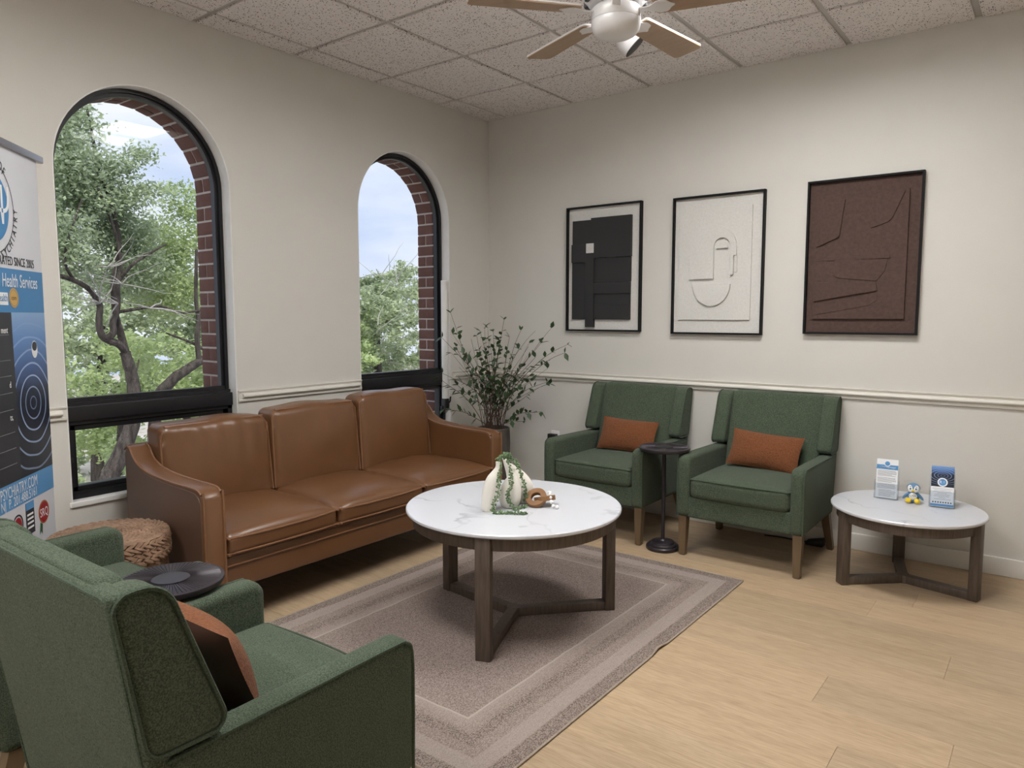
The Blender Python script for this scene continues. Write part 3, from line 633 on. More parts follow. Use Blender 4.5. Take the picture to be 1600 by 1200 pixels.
# lumbar pillows
def pillow_half(sgn, W_, H_, D_):
    m = MB(); n1, n2 = 28, 18; vs = []
    for j in range(n2+1):
        for i in range(n1+1):
            a = -1+2*i/n1; b_ = -1+2*j/n2
            pin = 1-.045*(1-abs(b_)**2)*abs(a)**4; pin2 = 1-.06*(1-abs(a)**2)*abs(b_)**4
            d = D_/2*max(0, (1-abs(a)**2.4))**.72*max(0, (1-abs(b_)**2.4))**.72
            vs.append((a*W_/2*pin, sgn*d, b_*H_/2*pin2))
    fs = [(j*(n1+1)+i, j*(n1+1)+i+1, (j+1)*(n1+1)+i+1, (j+1)*(n1+1)+i) for j in range(n2) for i in range(n1)]
    if sgn > 0: fs = [tuple(reversed(f)) for f in fs]
    return m.add(vs, fs)
def pillow(label, loc, rx, ry, rz, W_=.40, H_=.225, D_=.11):
    T_ = thing('lumbar_pillow', label, 'pillow', loc, group='terracotta lumbar pillows'); T_.rotation_euler = (Matrix.Rotation(rz, 3, 'Z') @ Matrix.Rotation(rx, 3, 'X') @ Matrix.Rotation(ry, 3, 'Y')).to_euler()
    pillow_half(-1, W_, H_, D_).obj('front_cover', TERRA, T_, recalc=False); pillow_half(1, W_, H_, D_*.8).obj('back_cover', SATIN, T_, recalc=False)
pillow('terracotta lumbar pillow on the armchair next to the plant', (1.39, -.26, .572), R(-24), R(2), R(4))
pillow('terracotta lumbar pillow on the armchair next to the round side table', (2.295, -.27, .570), R(-26), R(4), R(3), .41)
pillow('terracotta lumbar pillow with dark brown back on the nearest armchair', (2.080, -3.660, .585), R(-22), R(-3), PI+R(2), .43, .25, .15)

# ------------------------------------------------------------------ pedestal drink tables
def pedestal(label, x, y):
    T_ = thing('pedestal_table', label, 'side table', (x, y, 0), group='black pedestal drink tables')
    MB().lathe([(0, 0), (.094, 0), (.096, .004), (.096, .018), (.092, .022), (.084, .022), (.082, .032), (.078, .035), (.068, .036), (.064, .046), (.02, .05), (.012, .058), (.012, .06), (0, .06)], 40).obj('base', BLACKM, T_, ang=30)
    MB().lathe([(.011, .05), (.011, .585)], 16).obj('pole', BLACKM, T_)
    tp = MB().lathe([(0, .578), (.06, .578), (.13, .582), (.143, .588), (.146, .596), (.145, .602), (.140, .604), (0, .603)], 56).obj('tabletop', BLACKM, T_, ang=30)
    ry_ = MB()
    for k in range(72):
        a = 2*PI*k/72; c_, s_ = math.cos(a), math.sin(a); q = []
        for rr, hw in ((.052, .0009), (.134, .0024)): q += [(rr*c_-hw*s_, rr*s_+hw*c_), (rr*c_+hw*s_, rr*s_-hw*c_)]
        ry_.add([(q[0][0], q[0][1], .6034), (q[1][0], q[1][1], .6034), (q[3][0], q[3][1], .6034), (q[2][0], q[2][1], .6034), ((q[0][0]+q[1][0])/2, (q[0][1]+q[1][1])/2, .6056), ((q[2][0]+q[3][0])/2, (q[2][1]+q[3][1])/2, .6056)], [(0, 1, 4), (2, 3, 5), (0, 4, 5, 3), (1, 2, 5, 4)])
    ry_.obj('radial_fluting', BLACKM, tp, smooth=False)['kind'] = 'stuff'
    MB().lathe([(.0, .603), (.05, .603), (.051, .6058), (.046, .6066), (0, .6066)], 32).obj('centre_disc', BLACKM, tp, ang=30)
pedestal('small black pedestal table between the two armchairs at the back wall', 1.848, -.665)
pedestal('small black fluted pedestal table between the two foreground armchairs', 1.640, -3.475)

# ------------------------------------------------------------------ rug
RX0, RX1, RY0, RY1 = .923, 2.413, -3.02, -.905
t = NT('rug_weave'); v = t.coord(); sp_ = t.n('ShaderNodeSeparateXYZ'); t.l(v, sp_.inputs[0])
dx = t.math('SUBTRACT', (RX1-RX0)/2, t.math('ABSOLUTE', sp_.outputs[0])); dy = t.math('SUBTRACT', (RY1-RY0)/2, t.math('ABSOLUTE', sp_.outputs[1]))
d = t.math('MINIMUM', dx, dy); d = t.math('ADD', d, t.math('MULTIPLY', t.math('SUBTRACT', t.noise(v, 7, 2), .5), .012))
lt_, dk, md, cr_, fd = (.30, .250, .225), (.105, .077, .064), (.19, .148, .127), (.48, .41, .35), (.145, .107, .097)
c = t.ramp(t.math('MULTIPLY', d, 2.0), [(0, (.36, .30, .24)), (.010, dk), (.115, dk), (.13, lt_), (.25, lt_), (.262, md), (.345, md), (.36, dk), (.435, dk), (.45, md), (.565, lt_), (.572, cr_), (.580, cr_), (.586, md), (.80, fd), (.98, fd)])
# streaky wear along the bands and fine woven dots
c = t.mix(.22, c, t.ramp(t.noise(t.coord((40, 3, 1)), 3, 3), [(.35, (.15, .11, .09)), (.65, (.29, .23, .20))]))
wvn = t.ramp(t.noise(t.coord((1, .55, 1)), 330, 1, .5), [(.40, (0, 0, 0)), (.60, (1, 1, 1))])
c2_ = t.mix(t.math('MULTIPLY', wvn, .75), c, (.36, .302, .268)); t.col(c2_); t.b.inputs['Roughness'].default_value = .95; t.b.inputs['Specular IOR Level'].default_value = .1
t.bump(wvn, .5, .002); RUG = t.m
rx, ry = (RX1-RX0)/2, (RY1-RY0)/2
rg_ = thing('rug', 'brown woven rug with banded border under the coffee table', 'rug', ((RX0+RX1)/2, (RY0+RY1)/2, 0))
def rug_fn(p):
    e_ = max(0, (p.x-(rx-.05))/.05); wv_ = math.exp(-((p.y-(-1.87-(RY0+RY1)/2))/.05)**2)
    return (p.x-.006*e_*wv_, p.y, p.z+.008*e_*wv_)
MB().rbox(-rx, rx, -ry, ry, .0005, .007, .002, 60, 1, fn=rug_fn).obj('pile', RUG, rg_)
RUGE = pm('rug_binding', (.36, .30, .24), (.28, .23, .18), 60, rough=.95)
ring = [(-rx, -ry), (rx, -ry)]+[(rx, -ry+2*ry*i/80) for i in range(1, 80)]+[(rx, ry), (-rx, ry)]
MB().tube([rug_fn(Vector((a, b_, .0045))) for a, b_ in ring], .0045, 6, closed=True).obj('binding', RUGE, rg_)

# ------------------------------------------------------------------ round marble tables
def round_table(name, label, cat, x, y, Rt, h, leg_r, angs, lw_, ld, z0=0, top=.018, apron=.05, rz=0):
    T_ = thing(name, label, cat, (x, y, z0)); h -= z0
    MB().lathe([(0, h-top), (Rt-.006, h-top), (Rt, h-top+.006), (Rt, h-.004), (Rt-.004, h), (0, h)], 96).obj('tabletop', MARBLE, T_, ang=30)
    ro = Rt-.03; MB().lathe([(ro-.022, h-top-.001), (ro, h-top-.001), (ro, h-top-apron), (ro-.022, h-top-apron), (ro-.022, h-top-.001)], 96, caps=False).obj('apron', DWOOD, T_, ang=30)
    for a in angs:
        M = Matrix.Rotation(R(a), 4, 'Z')
        MB().rbox(leg_r-ld, leg_r, -lw_/2, lw_/2, .0, h-top-.002, .003, 1, 1, M=M).obj('leg', DWOOD, T_)
        MB().rbox(.0, leg_r-ld, -.024, .024, .0, .040, .003, 1, 1, M=M).obj('stretcher', DWOOD, T_)
    MB().lathe([(0, 0), (.034, 0), (.034, .041), (0, .041)], 6).obj('hub', DWOOD, T_, smooth=False)
round_table('coffee_table', 'round white marble coffee table with dark wood legs on the rug', 'coffee table', 1.735, -1.962, .478, .522, .468, (-68, 47, 172), .062, .045, z0=.007, apron=.055)
round_table('end_table', 'low round white marble table beside the armchair at the right', 'end table', 3.064, -.411, .352, .394, .343, (-138, -12, 103), .058, .042, apron=.052)

# ------------------------------------------------------------------ lettering helper
def text_mesh(body, size, sx=1.0, align='CENTER', shear=0):
    cu = bpy.data.curves.new('lettering', 'FONT'); cu.body = body; cu.size = size; cu.align_x = align; cu.align_y = 'CENTER'; cu.extrude = .0002; cu.resolution_u = 3; cu.shear = shear
    ob = bpy.data.objects.new('tmp', cu); COL.objects.link(ob); dg = bpy.context.evaluated_depsgraph_get(); me = bpy.data.meshes.new_from_object(ob.evaluated_get(dg)); bpy.data.objects.remove(ob); bpy.data.curves.remove(cu)
    me.transform(Matrix.Diagonal((sx, 1, 1, 1))); return me
def text(body, size, mat, parent, x, z, y=-.002, sx=1.0, align='CENTER', shear=0, rot=0):
    me = text_mesh(body, size, sx, align, shear); me.name = 'lettering'; me.transform(Matrix.Rotation(PI/2, 4, 'X')); me.materials.clear(); me.materials.append(mat)
    o = link('lettering', me, None, parent, (x, y, z)); o.rotation_euler = (0, rot, 0); return o
INKW = pm('white_ink', (.82, .83, .85), rough=.5); INKK = pm('dark_ink', (.02, .02, .025), rough=.5); INKB = pm('blue_ink', (.055, .22, .46), rough=.4); INKB2 = pm('light_blue_ink', (.10, .30, .58), rough=.4)
INKGR = pm('charcoal_ink', (.032, .033, .04), rough=.4); GOLD = pm('gold_ink', (.55, .34, .09), rough=.4); RED = pm('red_ink', (.33, .018, .025), rough=.4); GRN = pm('green_ink', (.03, .13, .04), rough=.5)
INKG = pm('grey_ink', (.20, .21, .23), rough=.5)
def disc(r_, x, z, y, mat, name, parent, ri=0, seg=40, sz=1.0):
    m = MB(); M = Matrix.Translation((x, y, z)) @ Matrix.Rotation(PI/2, 4, 'X') @ Matrix.Diagonal((1, sz, 1, 1))
    if ri: m.lathe([(ri, 0), (r_, 0), (r_, .0006), (ri, .0006), (ri, 0)], seg, caps=False, M=M)
    else: m.lathe([(r_, 0), (r_, .0006)], seg, M=M)
    return m.obj(name, mat, parent, smooth=False)
def water_print(name, x0, x1, z0, z1, cx, cz, rscale, zdrop, squash=1.0):
    t = NT(name); v = t.coord(); s_ = t.n('ShaderNodeSeparateXYZ'); t.l(v, s_.inputs[0])
    g = t.math('DIVIDE', t.math('SUBTRACT', s_.outputs[2], z0), z1-z0)
    base = t.ramp(g, [(0, (.008, .010, .018)), (.30, (.012, .016, .030)), (.52, (.015, .022, .05)), (.66, (.05, .11, .28)), (.85, (.13, .27, .56)), (1, (.26, .42, .66))])
    ax = t.math('SUBTRACT', s_.outputs[0], cx); az = t.math('MULTIPLY', t.math('SUBTRACT', s_.outputs[2], cz), squash)
    rr = t.math('SQRT', t.math('ADD', t.math('MULTIPLY', ax, ax), t.math('MULTIPLY', az, az)))
    rr = t.math('ADD', rr, t.math('MULTIPLY', t.noise(v, 6, 1), .02*rscale/.15))
    sn = t.math('SINE', t.math('MULTIPLY', t.math('POWER', t.math('DIVIDE', rr, rscale), .8), 24.0))
    fade = t.ramp(t.math('DIVIDE', rr, rscale*2.4), [(0, (.25, .25, .25)), (.35, (.9, .9, .9)), (.75, (.55, .55, .55)), (1, (0, 0, 0))])
    k = t.math('MULTIPLY', t.ramp(sn, [(.84, (0, 0, 0)), (.995, (1, 1, 1))]), fade)
    t.col(t.mix(k, base, (.38, .52, .78))); t.b.inputs['Roughness'].default_value = .35; return t.m

# ------------------------------------------------------------------ roll-up banner
BN = thing('banner_stand', 'tall printed roll-up banner of a medical practice at the left edge', 'banner', (.498, -3.502, 0), math.atan2(.663, -.749))
ALU = pm('aluminium', (.35, .35, .37), rough=.35, metal=.8); SHEET = pm('banner_sheet', (.66, .67, .71), (.69, .70, .74), 4, rough=.45)
MB().rbox(-.44, .44, -.055, .055, 0, .07, .012, 1, 2).obj('base', ALU, BN)
MB().lathe([(.008, .05), (.008, 2.01)], 10, (0, .035, 0)).obj('pole', ALU, BN)
MB().rbox(-.45, .45, -.012, .012, 2.0, 2.028, .004, 1, 2).obj('top_rail', ALU, BN)
def edge(z): return .405-.022*(2.0-z)/1.6
def strip(name, x0, x1, z0, z1, y, mat, parent=BN, th=.0006):
    # horizontal print area that follows the sheet's right edge when x1 is None
    n = 6; m = MB(); rg1 = []
    for i in range(n+1):
        z = z0+(z1-z0)*i/n; a = x0 if x0 is not None else -edge(z); b_ = x1 if x1 is not None else edge(z)
        rg1.append([(a, y, z), (b_, y, z), (b_, y+th, z), (a, y+th, z)])
    return m.loft(rg1).obj(name, mat, parent, smooth=False)
sheet = strip('sheet', None, None, .06, 2.005, 0, SHEET, th=.001)
Y1, Y2, Y3 = -.0008, -.0014, -.002
strip('blue_band', None, None, 1.372, 1.540, Y1, INKB); strip('blue_band', None, None, .621, .721, Y1, INKB2)
strip('dark_panel', None, .105, .721, 1.372, Y1, INKGR)
strip('water_photo', .105, None, .721, 1.372, Y1, water_print('water_print', .105, .40, .721, 1.372, .246, 1.005, .15, 1.2))
# logo
disc(.135, 0, 1.765, Y2, INKB, 'logo_disc', BN, seg=56); disc(.176, 0, 1.765, Y2, INKK, 'logo_ring', BN, ri=.1735, seg=64)
text('\u03a8', .20, INKW, BN, .085, 1.765, Y3, .8); text('R', .20, INKW, BN, -.03, 1.765, Y3, .8)
def arc_text(body, size, cx, cz, r_, a0, step, flip=False):
    for i, ch in enumerate(body):
        a = a0+step*i; x, z = cx+r_*math.cos(R(a)), cz+r_*math.sin(R(a))
        text(ch, size, INKK, BN, x, z, Y3, .75, rot=-R(a+90) if flip else -R(a-90))
for sp in (BN,):
    disc(.205, 0, 1.765, Y2+.0003, SHEET, 'logo_ring_gap', BN, ri=.165, seg=8) if False else None
arc_text('OF', .05, 0, 1.765, .178, 60, -9); arc_text('PSYCHIATRY', .046, 0, 1.765, .190, -78, 8.6, True)
text('OPERATED SINCE 2005', .048, INKK, BN, .325, 1.568, Y3, .72, 'RIGHT'); text('Mental Health Services', .074, INKW, BN, .342, 1.492, Y3, .64, 'RIGHT', .12)
sl = disc(.038, .133, 1.428, Y2, GOLD, 'gold_seal', BN, sz=1.0); disc(.032, .133, 1.428, Y2-.0004, INKG, 'seal_ring', BN, ri=.0305); text('com', .026, INKK, BN, .133, 1.428, Y3, .9)
strip('white_plate', -.05, .086, 1.40, 1.447, Y2, INKW); text('ealth', .04, INKB, BN, .083, 1.426, Y3, .8, 'RIGHT')
for z, w_ in ((1.304, 'ment'), (1.095, 'd'), (.97, 'ts,')): text(w_, .034, INKW, BN, .066, z, Y3, .75, 'RIGHT', .15 if w_ == 'ment' else 0)
for z in (1.287, 1.19, 1.13, 1.065, 1.0, .912, .85, .79): strip('rule', -.3, .075, z-.0012, z+.0012, Y2, INKG)
dr = disc(.026, .282, 1.222, Y2, INKW, 'water_drop', BN, sz=1.35); disc(.021, .282, 1.235, Y2-.0004, INKGR, 'drop_shade', BN, sz=.9)
text('PSYCHIATRY.COM', .062, INKW, BN, .235, .688, Y3, .60, 'RIGHT'); text('NJ  P. 201.488.5161', .052, INKW, BN, .228, .645, Y3, .72, 'RIGHT')
disc(.048, .277, .543, Y2, RED, 'award_seal', BN); disc(.046, .277, .543, Y2-.0004, GOLD, 'seal_ring', BN, ri=.0435); text('SRQ', .05, INKW, BN, .277, .54, Y3, .8)
MB().slab([(.240, .505), (.258, .495), (.252, .455), (.242, .47), (.228, .458)], Y2-.0006, Y2, 0, ('x', 'z', 'y')).obj('ribbon', GRN, BN, smooth=False)
strip('book_cover', .118, .19, .485, .615, Y2, INKGR); strip('book_header', .118, .19, .585, .615, Y3, INKB2)
for z in (.565, .548, .531, .512): strip('print_line', .128, .18, z-.004, z+.004, Y3, INKW)
disc(.042, .05, .548, Y2, INKK, 'award_seal', BN, ri=.036); disc(.030, .05, .548, Y2, RED, 'award_seal', BN); disc(.042, -.07, .545, Y2, INKK, 'award_seal', BN, ri=.03)

# ------------------------------------------------------------------ pictures
def picture(label, x, z, canvas):
    P_ = thing('framed_picture', label, 'picture', (x, 0, z), group='relief pictures on the back wall')
    a, b_, fw_ = .2985, .440, .011; fr = MB()
    for (x0, x1, z0, z1) in ((-a, a, b_-fw_, b_), (-a, a, -b_, -b_+fw_), (-a, -a+fw_, -b_+fw_, b_-fw_), (a-fw_, a, -b_+fw_, b_-fw_)): fr.box(x0, x1, -.034, -.001, z0, z1)
    fr.obj('frame', FRB, P_, smooth=False); MB().box(-a+fw_+.0005, a-fw_-.0005, -.009, -.002, -b_+fw_+.0005, b_-fw_-.0005).obj('canvas', canvas, P_, smooth=False); return P_
def UV(u, v): return (-.2985+.597*u, .44-.88*v)
def relief(P_, pts, y1, mat, name='relief_panel', r_=.0006):
    MB().slab([UV(*p) for p in pts], -.009-(abs(y1)-.0175)*1.65, -.0085, r_, ('x', 'z', 'y'), 1).obj(name, mat, P_, ang=30)
def rc(u0, u1, v0, v1): return [(u0, v0), (u1, v0), (u1, v1), (u0, v1)]
FRB = pm('frame_black', (.006, .006, .007), rough=.65, spec=.2)
CANV = pm('off_white_plaster', (.58, .57, .545), (.64, .63, .60), 90, rough=.85, bump=.8, bscale=260, bdist=.002)
BRNC = pm('brown_plaster', (.060, .033, .026), (.080, .046, .037), 60, rough=.85, bump=.8, bscale=260, bdist=.002)
DKP = pm('near_black_panel', (.016, .0160, .017), rough=.6)
p1 = picture('framed picture of near-black overlapping panels on off-white', 1.0485, 1.690, CANV)
for u0, u1, v0, v1, y in ((.08, .350, .11, .30, -.026), (.345, .875, .098, .415, -.0325), (.075, .285, .30, .445, -.0315), (.385, .87, .418, .61, -.0255), (.385, .865, .612, .70, -.0315), (.385, .865, .70, .79, -.0255), (.385, .865, .79, .905, -.0290), (.075, .29, .445, .905, -.0245), (.275, .388, .375, .968, -.0335)):
    relief(p1, rc(u0, u1, v0, v1), y, DKP)
relief(p1, rc(.285, .388, .298, .374), -.0345, CANV, 'white_square')
p2 = picture('framed off-white relief of an abstract profile head', 1.875, 1.680, CANV)
relief(p2, rc(.075, .87, .095, .895), -.0245, CANV)
def uvarc(cu, cv, ru, rv, a0, a1, n=16): return [(cu+ru*math.cos(R(a0+(a1-a0)*i/n)), cv-rv*math.sin(R(a0+(a1-a0)*i/n))) for i in range(n+1)]
head = [(.21, .60), (.21, .385)]+uvarc(.465, .385, .255, .17, 180, 0, 20)[1:]+[(.72, .44), (.69, .44), (.69, .575), (.66, .575)]+[(.655, .40)]+uvarc(.565, .375, .09, .065, 0, 180, 12)+[(.475, .60)]
relief(p2, head, -.0335, CANV, 'head_relief'); relief(p2, uvarc(.455, .64, .205, .155, 180, 360, 20), -.0325, CANV, 'jaw_relief')
relief(p2, uvarc(.565, .385, .062, .042, 0, 180, 14), -.0325, CANV, 'eyelid_relief'); relief(p2, rc(.695, .725, .44, .555), -.0285, CANV, 'ear_relief')
p3 = picture('framed dark brown relief of abstract cut shapes', 2.7175, 1.692, BRNC)
relief(p3, rc(.08, .885, .10, .90), -.026, BRNC)
relief(p3, [(.10, .115), (.345, .135), (.305, .365), (.295, .372), (.10, .43)], -.0325, BRNC); relief(p3, [(.58, .115), (.85, .115), (.755, .27), (.72, .295), (.58, .325)], -.0300, BRNC)
relief(p3, uvarc(.625, .52, .125, .085, 0, 180, 18), -.030, BRNC); relief(p3, [(.10, .50), (.275, .505), (.49, .52), (.73, .525), (.71, .60), (.64, .66), (.30, .635), (.262, .615), (.275, .52), (.10, .52)], -.0285, BRNC)
relief(p3, [(.09, .66), (.64, .67), (.655, .72), (.09, .785)], -.0325, BRNC); relief(p3, [(.10, .80), (.655, .745), (.655, .78), (.58, .815), (.10, .875)], -.0275, BRNC)

# ------------------------------------------------------------------ ceiling fan and ceiling spot
FANW = pm('fan_white', (.78, .78, .79), rough=.3, coat=.3); BLADE = pm('blade_maple', (.34, .235, .15), (.38, .265, .175), 3, (3, 14, 1), rough=.42)
FN = thing('ceiling_fan', 'white ceiling fan with five maple blades', 'ceiling fan', (2.193, -1.906, H)); zb = 2.535-H
MB().lathe([(0, 0), (.075, 0), (.072, -.03), (.04, -.07), (.014, -.078)], 32).obj('canopy', FANW, FN, ang=30); MB().lathe([(.012, -.07), (.012, zb+.16)], 12).obj('downrod', FANW, FN)
MB().lathe([(.02, zb+.17), (.07, zb+.165), (.115, zb+.14), (.125, zb+.10), (.122, zb+.045), (.10, zb+.022), (.05, zb+.02)], 40).obj('motor_housing', FANW, FN, ang=35)
for k in range(8):
    M = Matrix.Rotation(2*PI*k/8+.2, 4, 'Z'); MB().rbox(.108, .1265, -.022, .022, zb+.028, zb+.055, .006, 1, 2, M=M).obj('vent', BLACK, FN)
MB().lathe([(.03, zb+.025), (.085, zb+.018), (.095, zb+.008), (.096, zb-.032), (.095, zb-.034)], 48).obj('switch_housing', FANW, FN, ang=35)
MB().lathe([(.094, zb-.034), (.0955, zb-.036), (.0955, zb-.050), (.092, zb-.066), (.082, zb-.080), (.062, zb-.091), (.034, zb-.097), (0, zb-.099)], 48).obj('bottom_cover', FANW, FN, ang=35)
bp = rounded([(.150, -.050), (.578, -.066), (.578, .066), (.150, .050)], [.015, .022, .022, .015], 4)
for k in range(5):
    M = Matrix.Rotation(R(229.1-72*k), 4, 'Z') @ Matrix.Translation((0, 0, zb)) @ Matrix.Rotation(R(-9), 4, 'X')
    B_ = MB().slab(bp, -.0045, -.0005, 0, ('x', 'y', 'z'), 1, M=M).obj('blade', BLADE, FN, smooth=False)
    MB().slab([(a*1.004, b_*1.025) for a, b_ in bp], -.0005, .0062, .001, ('x', 'y', 'z'), 1, M=M).obj('blade_face', FANW, B_, smooth=False)
    ir = rounded([(.085, -.016), (.135, -.014), (.165, -.040), (.20, -.036), (.215, -.012), (.235, 0), (.215, .012), (.20, .036), (.165, .040), (.135, .014), (.085, .016)], .01, 3)
    MB().slab(ir, -.0095, -.005, .001, ('x', 'y', 'z'), 1, M=M).obj('blade_iron', FANW, B_)
SPT = thing('ceiling_spotlight', 'small white ball spotlight with black face on the ceiling behind the fan', 'spotlight', (1.766, -.995, H))
MB().lathe([(0, 0), (.062, 0), (.062, -.012), (.05, -.022), (.03, -.024)], 32).obj('mount', FANW, SPT, ang=30)
q = Vector((.60, .36, -.70)).to_track_quat('Z', 'Y').to_matrix().to_4x4(); Mq = Matrix.Translation((0, 0, -.078)) @ q
MB().lathe([(.0, -.076)]+[(.076*math.sin(R(a)), -.076*math.cos(R(a))) for a in range(10, 119, 9)]+[(.0665, .0365)], 32, M=Mq).obj('ball', FANW, SPT)
MB().lathe([(.0668, .0350), (.0668, .039), (.060, .0405), (0, .0405)], 32, M=Mq).obj('lens_face', BLACK, SPT, ang=30)

# ------------------------------------------------------------------ woven stool with lid
BK = thing('woven_stool', 'round braided water-hyacinth storage stool between sofa and banner', 'stool', (.585, -3.19, 0))
STRAW = pm('water_hyacinth', (.17, .095, .055), (.33, .21, .135), 22, rough=.7); DSTR = pm('stool_lining', (.03, .02, .012), rough=.9)
def spindle(m, c, d, n, L_, w_, h_):
    d = Vector(d).normalized(); n = Vector(n).normalized(); b_ = n.cross(d); rings = []
    for s_, k in ((-.5, .25), (-.22, .9), (.18, 1), (.5, .3)):
        rings.append([Vector(c)+d*L_*s_+b_*w_*k*math.cos(2*PI*i/6)+n*h_*k*math.sin(2*PI*i/6) for i in range(6)])
    m.loft(rings)
MB().lathe([(.0, .0), (.205, 0), (.216, .12), (.214, .3), (.203, .455), (.18, .462), (0, .468)], 40).obj('lining', DSTR, BK)
def braid_ring(m, r_, z, tilt_up, n, L_=.05, w_=.0085, sl=.5, nz_=0.0):
    for k in range(n):
        a = 2*PI*(k+rnd.uniform(-.15, .15))/n
        for sg in (-1, 1):
            no = Vector((math.cos(a)*(1-nz_), math.sin(a)*(1-nz_), nz_)).normalized(); ta = Vector((-math.sin(a), math.cos(a), 0)); bi = no.cross(ta)
            p = Vector((r_*math.cos(a), r_*math.sin(a), z))+bi*sg*w_*.95+ta*(sg*.25*L_)
            spindle(m, p, ta+bi*sg*sl+no*rnd.uniform(-.08, .08), no, L_*rnd.uniform(.9, 1.15), w_*rnd.uniform(.9, 1.15), .0075)
m = MB()
for k in range(13):
    z = .016+.029*k; rr = .208+.012*math.sin(PI*min(1, z/.33)); braid_ring(m, rr, z, 0, 42)
m.obj('woven_body', STRAW, BK)['kind'] = 'stuff'
m = MB()
for k in range(3): braid_ring(m, .224-.001*k, .392+.029*k, 0, 44, nz_=.12*k)
m.obj('lid_rim', STRAW, BK)['kind'] = 'stuff'
m = MB()
for k in range(8):
    rr = .018+.0265*k; braid_ring(m, rr, .474-.006*(rr/.21)**3, 0, max(5, int(2*PI*rr/.031)), L_=.046 if k > 1 else .03, nz_=.97)
m.obj('lid_top', STRAW, BK)['kind'] = 'stuff'

# ------------------------------------------------------------------ vases, garland, wooden chain
VS = Vector((1.735, -2.05, .522)); VM = Matrix.Translation(VS) @ Matrix.Rotation(yaw, 4, 'Z')
def vase(label, x, y, prof):
    o = VM @ Vector((x, y, 0)); T_ = thing('ceramic_vase', label, 'vase', o, yaw, 'white ceramic vases on the coffee table'); n = 28
    P = spline([(dx_, z, r_) for dx_, z, r_ in prof], 5); rings = []
    for p in P: rings.append([(p.x+p.z*math.cos(2*PI*i/n), .82*p.z*math.sin(2*PI*i/n), p.y) for i in range(n)])
    last = P[-1]
    for s_, dz in ((.8, .0), (.72, -.012)): rings.append([(last.x+s_*last.z*math.cos(2*PI*i/n), .82*s_*last.z*math.sin(2*PI*i/n), last.y+dz) for i in range(n)])
    MB().loft(rings).obj('body', CERAM, T_, ang=60)
vase('tall left-hand white vase with narrow neck on the coffee table', -.053, -.055, [(0, 0, .026), (-.002, .012, .030), (.004, .06, .034), (.010, .11, .034), (.020, .15, .027), (.032, .178, .015), (.038, .195, .0095), (.039, .214, .0095)])
vase('small front white vase with rounded belly on the coffee table', .036, .006, [(0, 0, .028), (0, .012, .040), (.0, .05, .050), (.003, .085, .046), (.008, .115, .034), (.013, .142, .018), (.016, .158, .009), (.017, .172, .0095)])
vase('rear white vase leaning left behind the small vase', .082, .094, [(0, 0, .040), (.002, .015, .050), (.004, .06, .057), (-.004, .10, .054), (-.024, .14, .040), (-.050, .17, .022), (-.066, .188, .0105), (-.072, .206, .0095)])
GRL = thing('pearl_garland', 'trailing green string-of-pearls garland draped over the vases', 'garland', VS, yaw)
def gx_(X): return (745+X/11.21-783.6)*.0028
def gz(Y): return max(.005, (1060-Y)*.00025)
strands = [[(380, 190, -.03), (418, 260, -.048), (410, 400, -.072), (395, 560, -.093), (372, 720, -.100), (322, 850, -.098), (290, 960, -.098), (312, 1048, -.10), (400, 1060, -.105), (520, 1060, -.108), (640, 1060, -.112), (760, 1060, -.113), (850, 1060, -.112)],
           [(480, 150, .04), (555, 250, .01), (590, 400, -.035), (600, 520, -.047), (600, 640, -.052), (552, 740, -.052), (550, 850, -.052), (595, 960, -.05), (690, 1050, -.05), (790, 1055, -.02), (850, 1055, .0)],
           [(520, 170, .065), (640, 265, .060), (710, 330, .046), (758, 430, .036), (800, 560, .030), (838, 720, .028), (858, 860, .030), (850, 960, .032)],
           [(380, 190, -.02), (430, 160, 0), (490, 140, .03), (550, 180, .05), (600, 230, .05)], [(420, 175, .0), (480, 165, .03), (560, 160, .05)]]
for n_, st in enumerate(strands):
    P = spline([(gx_(X), y, gz(Y) if not (n_ < 2 and Y >= 1045) else .006) for X, Y, y in st], 8); m = MB(); m.tube(P, .001, 5)
    for p in P:
        for _ in range(2):
            d_ = Vector((rnd.gauss(0, 1), rnd.gauss(0, 1), rnd.gauss(0, 1))).normalized()*rnd.uniform(.006, .012); c_ = p+d_; c_.z = max(.0035, c_.z); s_ = rnd.uniform(.0034, .0048)
            m.lathe([(0, -s_), (s_*.87, -s_*.5), (s_*.87, s_*.5), (0, s_)], 6, c_)
    m.obj('strand', PEARL, GRL)['kind'] = 'stuff'
CL = thing('wooden_chain', 'two interlocked brown wooden links beside the vases', 'ornament', (1.845, -1.925, .522), yaw)
lp = [(.024, -.011), (.046, -.011), (.0475, -.0095), (.0475, .0095), (.046, .011), (.024, .011), (.0225, .0095), (.0225, -.0095), (.024, -.011)]
MB().lathe(lp, 40, caps=False, M=Matrix.Translation((-.010, -.006, .0365)) @ Matrix.Rotation(R(-20), 4, 'Y') @ Matrix.Rotation(R(36), 4, 'X')).obj('link', LINKW, CL, ang=30)
MB().lathe(lp, 40, caps=False, M=Matrix.Translation((.028, .004, .031)) @ Matrix.Rotation(R(-8), 4, 'Y') @ Matrix.Rotation(R(-14), 4, 'X')).obj('link', LINKW, CL, ang=30)
BD = thing('bead_strand', 'short string of white wooden beads over the wooden links', 'beads', (1.845, -1.925, .522), yaw)
for (x, y, z) in ((.048, .022, .0535), (.052, .008, .0555), (.050, -.010, .053), (.050, -.030, .044), (.054, -.047, .030), (.062, -.056, .0125), (.079, -.057, .0085)):
    MB().lathe([(.0085*math.sin(R(a)), -.0085*math.cos(R(a))) for a in range(0, 181, 20)], 14, (x, y, z)).obj('bead', BEAD, BD)

